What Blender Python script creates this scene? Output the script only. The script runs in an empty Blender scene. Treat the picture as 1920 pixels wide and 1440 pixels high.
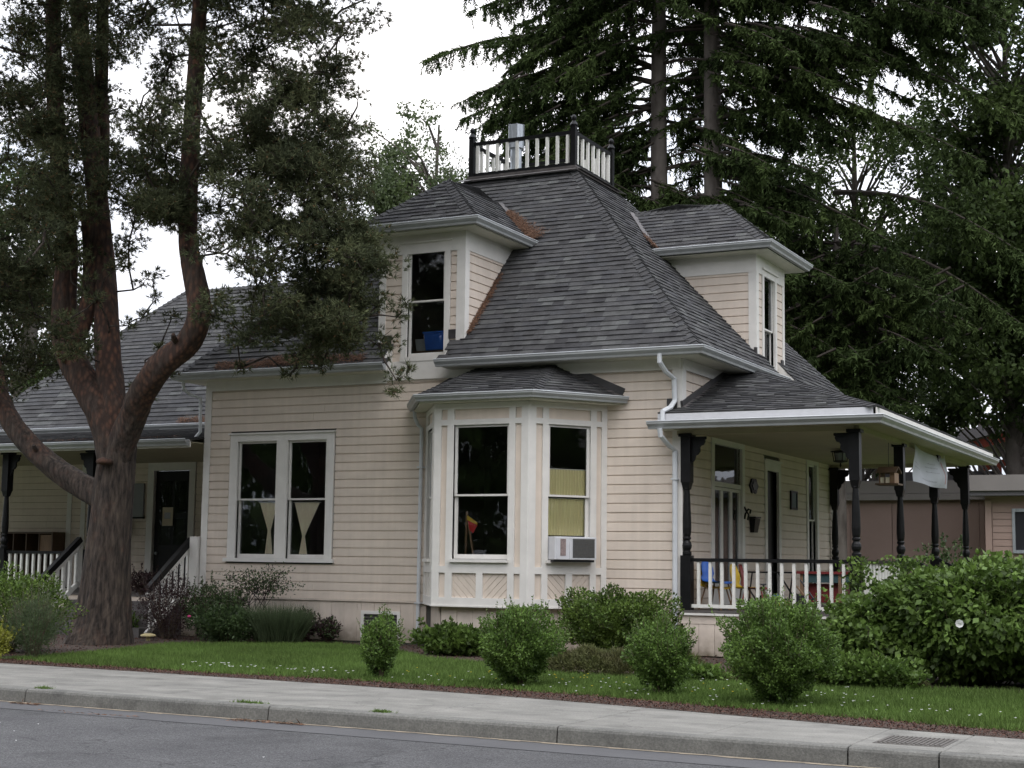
import bpy, bmesh, math, random
import numpy as np
from mathutils import Vector, Matrix
random.seed(7)
RNG = np.random.default_rng(11)
SC = bpy.context.scene
COL = SC.collection
# ---------------------------------------------------------------- camera
def cam_axes(yaw, pitch, roll):
    cy, sy, cp, sp = math.cos(yaw), math.sin(yaw), math.cos(pitch), math.sin(pitch)
    f = Vector((-sy*cp, cy*cp, sp)); r = Vector((cy, sy, 0)); u = r.cross(f)
    c, s = math.cos(roll), math.sin(roll)
    return c*r + s*u, -s*r + c*u, f
_r, _u, _f = cam_axes(math.radians(26.787), math.radians(6.677), math.radians(0.756))
cd = bpy.data.cameras.new('camera'); cam = bpy.data.objects.new('camera', cd); COL.objects.link(cam)
cd.sensor_width = 36; cd.lens = 2858.8/1920*36; cd.clip_start = .1; cd.clip_end = 1500
cam.matrix_world = Matrix(((_r.x, _u.x, -_f.x, 8.671), (_r.y, _u.y, -_f.y, -23.303), (_r.z, _u.z, -_f.z, 1.45), (0, 0, 0, 1)))
SC.camera = cam
# ---------------------------------------------------------------- sky, sun, exposure
SUN_EL, SUN_AZ = math.radians(62), math.radians(150)     # azimuth clockwise from +y
w = bpy.data.worlds.new('World'); SC.world = w; w.use_nodes = True
nt = w.node_tree; nt.nodes.clear()
def N(t, **k):
    n = nt.nodes.new(t)
    for a, b in k.items(): setattr(n, a, b)
    return n
out = N('ShaderNodeOutputWorld'); bg = N('ShaderNodeBackground'); bg.inputs[1].default_value = .1
sky = N('ShaderNodeTexSky', sky_type='NISHITA'); sky.sun_disc = False; sky.sun_elevation = SUN_EL; sky.sun_rotation = SUN_AZ; sky.dust_density = 3
tc = N('ShaderNodeTexCoord'); mp = N('ShaderNodeMapping'); mp.inputs['Scale'].default_value = (1.6, 1.6, 4.5)
nz = N('ShaderNodeTexNoise'); nz.inputs['Scale'].default_value = 1.7; nz.inputs['Detail'].default_value = 6; nz.inputs['Roughness'].default_value = .5
cr = N('ShaderNodeValToRGB'); cr.color_ramp.elements[0].position = .38; cr.color_ramp.elements[1].position = .66
cr.color_ramp.elements[0].color = (.56, .62, .73, 1); cr.color_ramp.elements[1].color = (1.04, 1.005, 1.0, 1)
mul = N('ShaderNodeMixRGB', blend_type='MULTIPLY'); mul.inputs[0].default_value = 1; mul.inputs[2].default_value = (9.7, 9.7, 9.7, 1)
mix = N('ShaderNodeMixRGB'); mix.inputs[0].default_value = .93
# overcast luminance: the zenith is about two and a half times as bright as the horizon
sx = N('ShaderNodeSeparateXYZ'); mrz = N('ShaderNodeMapRange'); mrz.inputs[1].default_value = 0; mrz.inputs[2].default_value = 1; mrz.inputs[3].default_value = 1.0; mrz.inputs[4].default_value = 2.9
cmb = N('ShaderNodeMixRGB', blend_type='MULTIPLY'); cmb.inputs[0].default_value = 1
L = nt.links.new
L(tc.outputs['Generated'], mp.inputs[0]); L(mp.outputs[0], nz.inputs['Vector']); L(nz.outputs[0], cr.inputs[0]); L(cr.outputs[0], mul.inputs[1])
L(tc.outputs['Generated'], sx.inputs[0]); L(sx.outputs[2], mrz.inputs[0]); L(mul.outputs[0], cmb.inputs[1]); L(mrz.outputs[0], cmb.inputs[2])
L(sky.outputs[0], mix.inputs[1]); L(cmb.outputs[0], mix.inputs[2]); L(mix.outputs[0], bg.inputs[0]); L(bg.outputs[0], out.inputs[0])
sd = bpy.data.lights.new('sun', 'SUN'); sd.energy = .6; sd.angle = math.radians(25); sd.color = (1, .95, .88)
sun = bpy.data.objects.new('sun', sd); COL.objects.link(sun)
sun.rotation_euler = (math.pi/2 - SUN_EL, 0, math.pi - SUN_AZ)
SC.view_settings.view_transform = 'Standard'; SC.view_settings.look = 'None'; SC.view_settings.exposure = .44; SC.view_settings.gamma = 1
SC.view_settings.use_curve_mapping = False
SC.render.engine = 'CYCLES'
SC.cycles.max_bounces = 6; SC.cycles.transparent_max_bounces = 8

# ---------------------------------------------------------------- materials
def mat(name, col, rough=.7, var=0., scale=8., bump=0., bscale=40., metal=0., spec=.4, col2=None, attr=False, transl=0., stretch=None, detail=5, rp=(.3, .7), objvar=0.):
    m = bpy.data.materials.new(name); m.use_nodes = True
    t = m.node_tree; b = t.nodes['Principled BSDF']; ln = t.links.new
    b.inputs['Roughness'].default_value = rough; b.inputs['Metallic'].default_value = metal
    b.inputs['Specular IOR Level'].default_value = spec
    c = (*col, 1); b.inputs['Base Color'].default_value = c
    last = None
    if var or col2 or attr or bump:
        co = t.nodes.new('ShaderNodeNewGeometry'); src = co.outputs['Position']
        if stretch:
            mm = t.nodes.new('ShaderNodeMapping'); mm.inputs['Scale'].default_value = stretch; ln(src, mm.inputs[0]); src = mm.outputs[0]
    if var or col2:
        n = t.nodes.new('ShaderNodeTexNoise'); n.inputs['Scale'].default_value = scale; n.inputs['Detail'].default_value = detail; n.inputs['Roughness'].default_value = .6
        ln(src, n.inputs['Vector'])
        r = t.nodes.new('ShaderNodeValToRGB'); r.color_ramp.elements[0].position = rp[0]; r.color_ramp.elements[1].position = rp[1]
        lo = col2 if col2 else tuple(x*(1-var) for x in col); hi = col if col2 else tuple(min(1, x*(1+var)) for x in col)
        r.color_ramp.elements[0].color = (*lo, 1); r.color_ramp.elements[1].color = (*hi, 1)
        ln(n.outputs[0], r.inputs[0]); last = r.outputs[0]
    if attr:
        a = t.nodes.new('ShaderNodeAttribute'); a.attribute_name = 'rnd'
        mr = t.nodes.new('ShaderNodeMapRange'); mr.inputs[3].default_value = 1-attr; mr.inputs[4].default_value = 1+attr
        ln(a.outputs['Fac'], mr.inputs[0])
        mu = t.nodes.new('ShaderNodeMixRGB'); mu.blend_type = 'MULTIPLY'; mu.inputs[0].default_value = 1
        if last: ln(last, mu.inputs[1])
        else: mu.inputs[1].default_value = c
        ln(mr.outputs[0], mu.inputs[2]); last = mu.outputs[0]
    if objvar:
        oi = t.nodes.new('ShaderNodeObjectInfo'); mr = t.nodes.new('ShaderNodeMapRange'); mr.inputs[3].default_value = 1-objvar; mr.inputs[4].default_value = 1+objvar; ln(oi.outputs['Random'], mr.inputs[0])
        sn = t.nodes.new('ShaderNodeTexNoise'); sn.inputs['Scale'].default_value = 1.; sn.inputs['Detail'].default_value = 8; sm = t.nodes.new('ShaderNodeMapping'); sm.inputs['Scale'].default_value = (9, 9, .5); ln(co.outputs['Position'], sm.inputs[0]); ln(sm.outputs[0], sn.inputs['Vector'])
        sr = t.nodes.new('ShaderNodeMapRange'); sr.inputs[1].default_value = .3; sr.inputs[2].default_value = .75; sr.inputs[3].default_value = 1.03; sr.inputs[4].default_value = .93; ln(sn.outputs[0], sr.inputs[0])
        m1 = t.nodes.new('ShaderNodeMath'); m1.operation = 'MULTIPLY'; ln(mr.outputs[0], m1.inputs[0]); ln(sr.outputs[0], m1.inputs[1])
        mu2 = t.nodes.new('ShaderNodeMixRGB'); mu2.blend_type = 'MULTIPLY'; mu2.inputs[0].default_value = 1; ln(last, mu2.inputs[1]); ln(m1.outputs[0], mu2.inputs[2]); last = mu2.outputs[0]
    if last: ln(last, b.inputs['Base Color'])
    if bump:
        n2 = t.nodes.new('ShaderNodeTexNoise'); n2.inputs['Scale'].default_value = bscale; n2.inputs['Detail'].default_value = 4; ln(src, n2.inputs['Vector'])
        bp = t.nodes.new('ShaderNodeBump'); bp.inputs['Strength'].default_value = bump; bp.inputs['Distance'].default_value = .02
        ln(n2.outputs[0], bp.inputs['Height']); ln(bp.outputs[0], b.inputs['Normal'])
    if transl:
        tr = t.nodes.new('ShaderNodeBsdfTranslucent'); ms = t.nodes.new('ShaderNodeMixShader'); ms.inputs[0].default_value = transl
        if last: ln(last, tr.inputs[0])
        else: tr.inputs[0].default_value = c
        o = t.nodes['Material Output']; ln(b.outputs[0], ms.inputs[1]); ln(tr.outputs[0], ms.inputs[2]); ln(ms.outputs[0], o.inputs[0])
    return m
M = {}
M['siding'] = mat('siding_paint', (.682, .588, .500), .62, .06, 2.2, .12, 60, stretch=(.9, .9, 1.5), spec=.3, objvar=.018)
M['skirt'] = mat('skirt_paint', (.63, .545, .465), .7, .12, 3, .15, 50, stretch=(1, 1, .4), spec=.25)
M['trim'] = mat('trim_paint', (.70, .675, .635), .55, .07, 3, .06, 60, spec=.3)
M['rail'] = mat('rail_white', (.72, .71, .66), .5, .1, 12, .05, 60)
M['black'] = mat('black_paint', (.008, .008, .0085), .42, .3, 9, .05, 40, spec=.22)
M['gutter'] = mat('gutter_metal', (.36, .37, .37), .42, .1, 4, .03, 30, spec=.5)
M['spout'] = mat('downspout_metal', (.60, .62, .64), .38, .08, 4, spec=.5)
M['soffit'] = mat('soffit_paint', (.60, .585, .49), .7, .06, 3)
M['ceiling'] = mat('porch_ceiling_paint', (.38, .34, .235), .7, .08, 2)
for i, c in enumerate([(.066, .065, .066), (.078, .077, .078), (.095, .095, .094), (.054, .053, .055), (.110, .112, .110), (.071, .071, .074)]):
    M['sh%d' % i] = mat('shingle_tone_%d' % i, c, .95, .22, 5, .5, 160, spec=.15)
M['flash'] = mat('flashing_metal', (.045, .042, .042), .5, .3, 6, spec=.4)
M['flashlt'] = mat('flashing_light', (.095, .085, .082), .45, .4, 5, spec=.4)
M['glass'] = None
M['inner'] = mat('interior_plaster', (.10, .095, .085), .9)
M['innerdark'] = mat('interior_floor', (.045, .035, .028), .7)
M['deck'] = mat('porch_floor_paint', (.10, .09, .085), .6, .2, 4)
M['bark'] = mat('pine_bark', (.078, .059, .046), .95, bump=1., bscale=20, col2=(.017, .013, .011), scale=17, stretch=(1, 1, .20), rp=(.38, .66))
M['barkred'] = mat('pine_bark_upper', (.120, .056, .035), .92, bump=1., bscale=26, col2=(.030, .023, .019), scale=3.4, stretch=(1, 1, .5), detail=10, rp=(.36, .66))
def barkmix():
    m = M['bark'].copy(); m.name = 'pine_bark_blend'; t = m.node_tree; ln = t.links.new; b = t.nodes['Principled BSDF']; src = b.inputs['Base Color'].links[0].from_socket
    g = t.nodes.new('ShaderNodeNewGeometry'); sp = t.nodes.new('ShaderNodeSeparateXYZ'); ln(g.outputs['Position'], sp.inputs[0])
    r = t.nodes.new('ShaderNodeMapRange'); r.inputs[1].default_value = 2.5; r.inputs[2].default_value = 4.6; r.inputs[3].default_value = 0; r.inputs[4].default_value = .85; ln(sp.outputs[2], r.inputs[0])
    n = t.nodes.new('ShaderNodeTexNoise'); n.inputs['Scale'].default_value = 2.2; n.inputs['Detail'].default_value = 7; n.inputs['Roughness'].default_value = .65; ln(g.outputs['Position'], n.inputs['Vector'])
    s = t.nodes.new('ShaderNodeMapRange'); s.inputs[1].default_value = .35; s.inputs[2].default_value = .65; s.inputs[3].default_value = -.55; s.inputs[4].default_value = .35; ln(n.outputs[0], s.inputs[0])
    ad = t.nodes.new('ShaderNodeMath'); ad.operation = 'ADD'; ad.use_clamp = True; ln(r.outputs[0], ad.inputs[0]); ln(s.outputs[0], ad.inputs[1])
    n2 = t.nodes.new('ShaderNodeTexVoronoi'); n2.inputs['Scale'].default_value = 14; mm = t.nodes.new('ShaderNodeMapping'); mm.inputs['Scale'].default_value = (1, 1, .45); ln(g.outputs['Position'], mm.inputs[0]); ln(mm.outputs[0], n2.inputs['Vector'])
    c = t.nodes.new('ShaderNodeValToRGB'); c.color_ramp.elements[0].position = .05; c.color_ramp.elements[1].position = .6; c.color_ramp.elements[0].color = (.165, .078, .048, 1); c.color_ramp.elements[1].color = (.045, .026, .020, 1); ln(n2.outputs['Distance'], c.inputs[0])
    mx = t.nodes.new('ShaderNodeMixRGB'); ln(ad.outputs[0], mx.inputs[0]); ln(src, mx.inputs[1]); ln(c.outputs[0], mx.inputs[2]); ln(mx.outputs[0], b.inputs['Base Color'])
    return m
M['barkmix'] = barkmix()
M['needle'] = mat('pine_needles', (.118, .128, .062), .75, attr=.55, col2=(.056, .068, .040), scale=1.3, transl=.2, spec=.08)
M['cone'] = mat('pine_pollen_cones', (.17, .10, .045), .8, attr=.4)
M['fir'] = mat('fir_needles', (.066, .094, .030), .75, attr=.6, col2=(.026, .041, .016), scale=.55, transl=.2, spec=.06)
M['firbark'] = mat('fir_bark', (.155, .135, .120), .95, bump=.8, bscale=9, col2=(.075, .063, .055), scale=5, stretch=(1, 1, .4))
M['leaf'] = mat('broad_leaves', (.078, .112, .034), .6, attr=.55, col2=(.034, .055, .018), scale=.9, transl=.3, spec=.15)
M['birch'] = mat('birch_leaves', (.115, .155, .055), .6, attr=.4, col2=(.06, .085, .038), scale=.9, transl=.35)
M['box'] = mat('privet_leaves', (.140, .225, .048), .5, attr=.6, col2=(.070, .122, .028), scale=4, transl=.3, spec=.3)
M['boxdk'] = mat('hedge_leaves', (.138, .205, .040), .5, attr=.6, col2=(.060, .104, .022), scale=4, transl=.3, spec=.3)
M['rhodo'] = mat('bindweed_leaves', (.130, .200, .042), .5, attr=.55, col2=(.056, .098, .022), scale=3, transl=.3, spec=.25)
M['purple'] = mat('burgundy_leaves', (.055, .022, .024), .5, attr=.5, col2=(.03, .018, .018), scale=6, transl=.15)
M['rose'] = mat('rose_leaves', (.075, .120, .040), .5, attr=.45, col2=(.045, .075, .026), scale=5, transl=.25)
M['lav'] = mat('lavender_stems', (.075, .105, .048), .7, attr=.4, transl=.2)
M['yellow'] = mat('golden_shrub_leaves', (.26, .27, .04), .5, attr=.35, transl=.3)
M['heath'] = mat('heather_foliage', (.098, .115, .034), .7, attr=.45, col2=(.078, .070, .028), scale=3, transl=.2)
M['branch'] = mat('dark_branch_bark', (.040, .032, .026), .95, .3, 6)
M['twig'] = mat('twig_bark', (.10, .075, .05), .9)
M['grass'] = mat('grass_blades', (.118, .190, .046), .65, attr=.45, col2=(.084, .128, .032), scale=.8, transl=.25, spec=.12)
M['soil'] = mat('soil', (.055, .038, .029), .95, .3, 9, .6, 40)
M['lawn'] = mat('lawn_ground', (.055, .085, .020), .95, .3, 3, .4, 30)
M['bark_chip'] = mat('bark_mulch', (.085, .045, .034), .9, attr=.5, var=.3, scale=12, spec=.2)
M['litter'] = mat('pine_litter', (.135, .075, .048), .9, attr=.6, spec=.2)
M['concrete'] = mat('sidewalk_concrete', (.235, .227, .205), .88, bump=.2, bscale=120, col2=(.140, .136, .124), scale=2.1, stretch=(.6, 1.4, 1), detail=9, spec=.25)
M['kerb'] = mat('kerb_concrete', (.170, .166, .150), .88, bump=.25, bscale=90, col2=(.110, .108, .100), scale=2.3, spec=.25)
M['iron'] = mat('cast_iron', (.10, .09, .08), .6, .3, 20, .2, 50)
M['pink'] = mat('neighbour_wall_paint', (.29, .205, .18), .85, .06, 1)
M['pinklt'] = mat('neighbour_board_paint', (.33, .235, .20), .8, .06, 1)
M['fascia'] = mat('neighbour_fascia', (.215, .195, .185), .7, .05, 2)
M['roofgrey'] = mat('neighbour_roof', (.105, .10, .105), .8)
M['redpaint'] = mat('red_barn_paint', (.22, .045, .025), .7, .15, 2)
M['cream'] = mat('cream_curtain', (.98, .86, .66), .8, .10, 5, transl=.08, stretch=(4, 4, 1))
M['yelcurt'] = mat('yellow_curtain', (1.0, .88, .47), .8, .06, 4, transl=.05, stretch=(3, 3, .4))
M['acw'] = mat('air_conditioner_case', (.62, .62, .64), .45, .05, 8)
M['acd'] = mat('air_conditioner_grille', (.10, .10, .10), .5, .1, 30)
M['acr'] = mat('air_conditioner_vent', (.26, .20, .19), .6, .3, 30)
M['blue'] = mat('blue_plastic', (.03, .13, .50), .35, .1, 5)
M['yplastic'] = mat('yellow_plastic', (.62, .42, .03), .4, .1, 5)
M['rplastic'] = mat('red_plastic', (.20, .028, .028), .4, .1, 5)
M['teal'] = mat('teal_paint', (.04, .085, .09), .5, .1, 5)
M['wood'] = mat('light_wood', (.24, .15, .085), .6, .2, 10, stretch=(1, 1, .2))
M['dkwood'] = mat('dark_wood', (.09, .055, .03), .6, .2, 10)
M['darkmetal'] = mat('dark_metal', (.025, .026, .03), .4, .2, 10, spec=.5)
M['rubber'] = mat('black_plastic', (.012, .012, .016), .5)
M['clear'] = mat('grey_clear_plastic', (.30, .33, .33), .3)
M['banner'] = mat('banner_vinyl', (.52, .54, .58), .6, .08, 2, transl=.3)
M['ink'] = mat('faded_ink', (.30, .31, .35), .8)
M['inkred'] = mat('faded_red_ink', (.42, .20, .19), .8)
M['white'] = mat('white_petal', (.75, .75, .72), .6, transl=.3)
M['yelflower'] = mat('yellow_petal', (.65, .50, .03), .6, transl=.2)
M['pinkflower'] = mat('pink_petal', (.55, .06, .20), .6)
M['steel'] = mat('galvanised_steel', (.42, .45, .48), .35, .25, 5, metal=.55, stretch=(3, 3, .3))
M['tan'] = mat('fungus_cap', (.50, .42, .22), .8)
M['paper'] = mat('paper', (.55, .48, .36), .8)
M['redart'] = mat('red_paper', (.5, .03, .03), .7)
M['boardgrey'] = mat('notice_board_grey', (.28, .29, .30), .6)
def glass_mat():
    m = bpy.data.materials.new('window_glass'); m.use_nodes = True; t = m.node_tree; t.nodes.clear(); ln = t.links.new
    o = t.nodes.new('ShaderNodeOutputMaterial'); g = t.nodes.new('ShaderNodeBsdfGlossy'); g.inputs['Roughness'].default_value = .02
    g.inputs['Color'].default_value = (.8, .82, .85, 1)
    tr = t.nodes.new('ShaderNodeBsdfTransparent'); tr.inputs[0].default_value = (.985, .985, .985, 1)
    f = t.nodes.new('ShaderNodeFresnel'); f.inputs[0].default_value = 1.5
    mx = t.nodes.new('ShaderNodeMixShader')
    n = t.nodes.new('ShaderNodeTexNoise'); n.inputs['Scale'].default_value = 1.3; b = t.nodes.new('ShaderNodeBump'); b.inputs['Strength'].default_value = .12; b.inputs['Distance'].default_value = .05
    ln(n.outputs[0], b.inputs['Height']); ln(b.outputs[0], g.inputs['Normal'])
    ln(f.outputs[0], mx.inputs[0]); ln(tr.outputs[0], mx.inputs[1]); ln(g.outputs[0], mx.inputs[2]); ln(mx.outputs[0], o.inputs[0])
    return m
M['glass'] = glass_mat()
def asphalt():
    m = mat('asphalt', (.112, .111, .112), .9, bump=.8, bscale=170, col2=(.082, .081, .083), scale=1.3, detail=10, spec=.25)
    t = m.node_tree; ln = t.links.new; b = t.nodes['Principled BSDF']
    src = b.inputs['Base Color'].links[0].from_socket
    g = t.nodes.new('ShaderNodeNewGeometry'); v = t.nodes.new('ShaderNodeTexNoise'); v.inputs['Scale'].default_value = 75; v.inputs['Detail'].default_value = 2; ln(g.outputs['Position'], v.inputs['Vector'])
    r = t.nodes.new('ShaderNodeValToRGB'); r.color_ramp.elements[0].position = .35; r.color_ramp.elements[1].position = .68; r.color_ramp.elements[0].color = (.60, .60, .60, 1); r.color_ramp.elements[1].color = (1.5, 1.5, 1.5, 1)
    ln(v.outputs[0], r.inputs[0]); mu = t.nodes.new('ShaderNodeMixRGB'); mu.blend_type = 'MULTIPLY'; mu.inputs[0].default_value = 1
    ln(src, mu.inputs[1]); ln(r.outputs[0], mu.inputs[2]); ln(mu.outputs[0], b.inputs['Base Color'])
    return m
M['asphalt'] = asphalt()
def speckle(m, lo, hi, sc, sc2=None):
    t = m.node_tree; ln = t.links.new; b = t.nodes['Principled BSDF']; src = b.inputs['Base Color'].links[0].from_socket; g = t.nodes.new('ShaderNodeNewGeometry')
    for s, l, h, p0, p1 in ((sc, lo, hi, .35, .68), (sc2 or 5, .80, 1.06, .30, .46)):
        v = t.nodes.new('ShaderNodeTexNoise'); v.inputs['Scale'].default_value = s; v.inputs['Detail'].default_value = 3; ln(g.outputs['Position'], v.inputs['Vector'])
        r = t.nodes.new('ShaderNodeMapRange'); r.inputs[1].default_value = p0; r.inputs[2].default_value = p1; r.inputs[3].default_value = l; r.inputs[4].default_value = h; ln(v.outputs[0], r.inputs[0])
        mu = t.nodes.new('ShaderNodeMixRGB'); mu.blend_type = 'MULTIPLY'; mu.inputs[0].default_value = 1; ln(src, mu.inputs[1]); ln(r.outputs[0], mu.inputs[2]); src = mu.outputs[0]
    ln(src, b.inputs['Base Color'])
def cracks(m, sc, wid, dark):
    t = m.node_tree; ln = t.links.new; b = t.nodes['Principled BSDF']; src = b.inputs['Base Color'].links[0].from_socket; g = t.nodes.new('ShaderNodeNewGeometry')
    n = t.nodes.new('ShaderNodeTexNoise'); n.inputs['Scale'].default_value = 2.2; n.inputs['Detail'].default_value = 6; ln(g.outputs['Position'], n.inputs['Vector'])
    ad = t.nodes.new('ShaderNodeVectorMath'); ad.operation = 'MULTIPLY_ADD'; ad.inputs[1].default_value = (.9, .9, .9); ln(n.outputs['Color'], ad.inputs[0]); ln(g.outputs['Position'], ad.inputs[2])
    v = t.nodes.new('ShaderNodeTexVoronoi'); v.feature = 'DISTANCE_TO_EDGE'; v.inputs['Scale'].default_value = sc; ln(ad.outputs[0], v.inputs['Vector'])
    r = t.nodes.new('ShaderNodeMapRange'); r.inputs[1].default_value = 0; r.inputs[2].default_value = wid; r.inputs[3].default_value = dark; r.inputs[4].default_value = 1; ln(v.outputs['Distance'], r.inputs[0])
    mu = t.nodes.new('ShaderNodeMixRGB'); mu.blend_type = 'MULTIPLY'; mu.inputs[0].default_value = 1; ln(src, mu.inputs[1]); ln(r.outputs[0], mu.inputs[2]); ln(mu.outputs[0], b.inputs['Base Color'])
cracks(M['asphalt'], .30, .006, .55); cracks(M['concrete'], .22, .0022, .62)
def splash(m, z0, z1, col, amt):
    t = m.node_tree; ln = t.links.new; b = t.nodes['Principled BSDF']; src = b.inputs['Base Color'].links[0].from_socket; g = t.nodes.new('ShaderNodeNewGeometry'); sp = t.nodes.new('ShaderNodeSeparateXYZ'); ln(g.outputs['Position'], sp.inputs[0])
    n = t.nodes.new('ShaderNodeTexNoise'); n.inputs['Scale'].default_value = 7; n.inputs['Detail'].default_value = 8; ln(g.outputs['Position'], n.inputs['Vector'])
    r = t.nodes.new('ShaderNodeMapRange'); r.inputs[1].default_value = z0; r.inputs[2].default_value = z1; r.inputs[3].default_value = amt; r.inputs[4].default_value = 0; ln(sp.outputs[2], r.inputs[0])
    q = t.nodes.new('ShaderNodeMath'); q.operation = 'MULTIPLY'; ln(r.outputs[0], q.inputs[0]); ln(n.outputs[0], q.inputs[1])
    mx = t.nodes.new('ShaderNodeMixRGB'); ln(q.outputs[0], mx.inputs[0]); ln(src, mx.inputs[1]); mx.inputs[2].default_value = (*col, 1); ln(mx.outputs[0], b.inputs['Base Color'])
splash(M['skirt'], .0, .45, (.16, .13, .09), 1.5)
speckle(M['concrete'], .86, 1.14, 60, 2.6); speckle(M['kerb'], .82, 1.18, 50, 3.5); speckle(M['asphalt'], .85, 1.15, 28, 1.4)

# ---------------------------------------------------------------- object helpers
def tag(o, label=None, cat=None, group=None, kind=None):
    if label: o['label'] = label
    if cat: o['category'] = cat
    if group: o['group'] = group
    if kind: o['kind'] = kind
    return o
def thing(name, loc, label, cat, group=None):
    o = bpy.data.objects.new(name, None); COL.objects.link(o); o.location = loc; o.empty_display_size = .2
    return tag(o, label, cat, group)
def world_loc(o):
    v = Vector(o.location)
    while o.parent: o = o.parent; v += Vector(o.location)
    return v
def link(me, name, parent=None, loc=None):
    o = bpy.data.objects.new(name, me); COL.objects.link(o)
    if parent is not None: o.parent = parent
    if loc is not None: o.location = Vector(loc) - (world_loc(parent) if parent is not None else Vector((0, 0, 0)))
    return o
class MB:
    def __init__(s): s.v = []; s.f = []; s.mi = []; s.m = 0
    def add(s, vs, fs, m=None):
        k = len(s.v); s.v += [tuple(x) for x in vs]; s.f += [tuple(i+k for i in f) for f in fs]; s.mi += [s.m if m is None else m]*len(fs); return s
    def hexa(s, p, m=None):      # 8 points: bottom loop 0-3, top loop 4-7
        return s.add(p, [(3, 2, 1, 0), (4, 5, 6, 7), (0, 1, 5, 4), (1, 2, 6, 5), (2, 3, 7, 6), (3, 0, 4, 7)], m)
    def box(s, x0, x1, y0, y1, z0, z1, m=None):
        return s.hexa([(x0, y0, z0), (x1, y0, z0), (x1, y1, z0), (x0, y1, z0), (x0, y0, z1), (x1, y0, z1), (x1, y1, z1), (x0, y1, z1)], m)
    def bar(s, a, b, wd, h, up=(0, 0, 1), m=None):      # rectangular bar a->b
        a, b = Vector(a), Vector(b); d = (b-a).normalized(); sd_ = d.cross(Vector(up)).normalized()*wd/2; u = sd_.cross(d).normalized()*h/2
        return s.hexa([a-sd_-u, a+sd_-u, b+sd_-u, b-sd_-u, a-sd_+u, a+sd_+u, b+sd_+u, b-sd_+u], m)
    def tube(s, pts, rad, n=8, m=None, cap=True):
        P = [Vector(p) for p in pts]; k = len(P)
        if not hasattr(rad, '__len__'): rad = [rad]*k
        vs = []; ref = Vector((0.13, 0.21, .97))
        T0 = (P[1]-P[0]).normalized()
        if abs(T0.dot(ref)) > .9: ref = Vector((1, .1, .05))
        X = T0.cross(ref).normalized()
        for i in range(k):
            T = (P[min(i+1, k-1)]-P[max(i-1, 0)]).normalized()
            X = (X-T*X.dot(T)).normalized(); Y = T.cross(X)
            for j in range(n):
                a = 2*math.pi*j/n; vs.append(P[i]+(X*math.cos(a)+Y*math.sin(a))*rad[i])
        fs = [(i*n+j, i*n+(j+1) % n, (i+1)*n+(j+1) % n, (i+1)*n+j) for i in range(k-1) for j in range(n)]
        if cap: fs += [tuple(range(n-1, -1, -1)), tuple((k-1)*n+j for j in range(n))]
        return s.add(vs, fs, m)
    def lathe(s, c, prof, n=16, m=None):    # prof: (r, z)
        vs = [(c[0]+r*math.cos(2*math.pi*j/n), c[1]+r*math.sin(2*math.pi*j/n), c[2]+z) for r, z in prof for j in range(n)]
        k = len(prof); fs = [(i*n+j, i*n+(j+1) % n, (i+1)*n+(j+1) % n, (i+1)*n+j) for i in range(k-1) for j in range(n)]
        fs += [tuple(range(n-1, -1, -1)), tuple((k-1)*n+j for j in range(n))]
        return s.add(vs, fs, m)
    def prism(s, poly, d, m=None):     # planar polygon (list of 3d pts) extruded by vector d
        P = [Vector(p) for p in poly]; D = Vector(d); n = len(P)
        return s.add(P+[p+D for p in P], [tuple(range(n-1, -1, -1)), tuple(range(n, 2*n))]+[(i, (i+1) % n, n+(i+1) % n, n+i) for i in range(n)], m)
    def build(s, name, mats, parent=None, smooth=False, bevel=0):
        me = bpy.data.meshes.new(name)
        A = np.array(s.v, dtype=float)
        c = np.array([(A[:, 0].min()+A[:, 0].max())/2, (A[:, 1].min()+A[:, 1].max())/2, A[:, 2].min()])
        me.from_pydata((A-c).tolist(), [], s.f)
        for x in (mats if isinstance(mats, (list, tuple)) else [mats]): me.materials.append(x)
        if len(me.materials) > 1: me.polygons.foreach_set('material_index', s.mi)
        if smooth: me.polygons.foreach_set('use_smooth', [True]*len(me.polygons))
        bm = bmesh.new(); bm.from_mesh(me); bmesh.ops.recalc_face_normals(bm, faces=bm.faces); 
        if bevel: bmesh.ops.bevel(bm, geom=bm.edges[:], offset=bevel, segments=1, affect='EDGES')
        bm.to_mesh(me); bm.free(); me.update()
        return link(me, name, parent, c)
def rnd(a, b): return random.uniform(a, b)
# vectorised card clouds: tris or quads from arrays
def cloud(name, V, nv, mats, parent, mi=None, rnd_attr=True, stuff=True, smooth=False):
    V = np.asarray(V, dtype=np.float32).reshape(-1, 3); nf = len(V)//nv
    c = V.mean(axis=0); c[2] = V[:, 2].min()
    me = bpy.data.meshes.new(name)
    me.vertices.add(len(V)); me.vertices.foreach_set('co', (V-c).ravel())
    me.loops.add(len(V)); me.loops.foreach_set('vertex_index', np.arange(len(V), dtype=np.int32))
    me.polygons.add(nf); me.polygons.foreach_set('loop_start', np.arange(0, len(V), nv, dtype=np.int32)); me.polygons.foreach_set('loop_total', np.full(nf, nv, dtype=np.int32))
    for x in (mats if isinstance(mats, (list, tuple)) else [mats]): me.materials.append(x)
    if mi is not None: me.polygons.foreach_set('material_index', np.asarray(mi, dtype=np.int32))
    if rnd_attr is not False:
        a = me.attributes.new('rnd', 'FLOAT', 'FACE')
        a.data.foreach_set('value', RNG.random(nf).astype(np.float32) if rnd_attr is True else np.asarray(rnd_attr, dtype=np.float32))
    me.update(); me.validate()
    o = link(me, name, parent, Vector([float(x) for x in c]))
    if stuff: o['kind'] = 'stuff'
    return o
def unit(a): return a/np.maximum(np.linalg.norm(a, axis=-1, keepdims=True), 1e-9)
def rdir(n): return unit(RNG.normal(size=(n, 3)))
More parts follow.
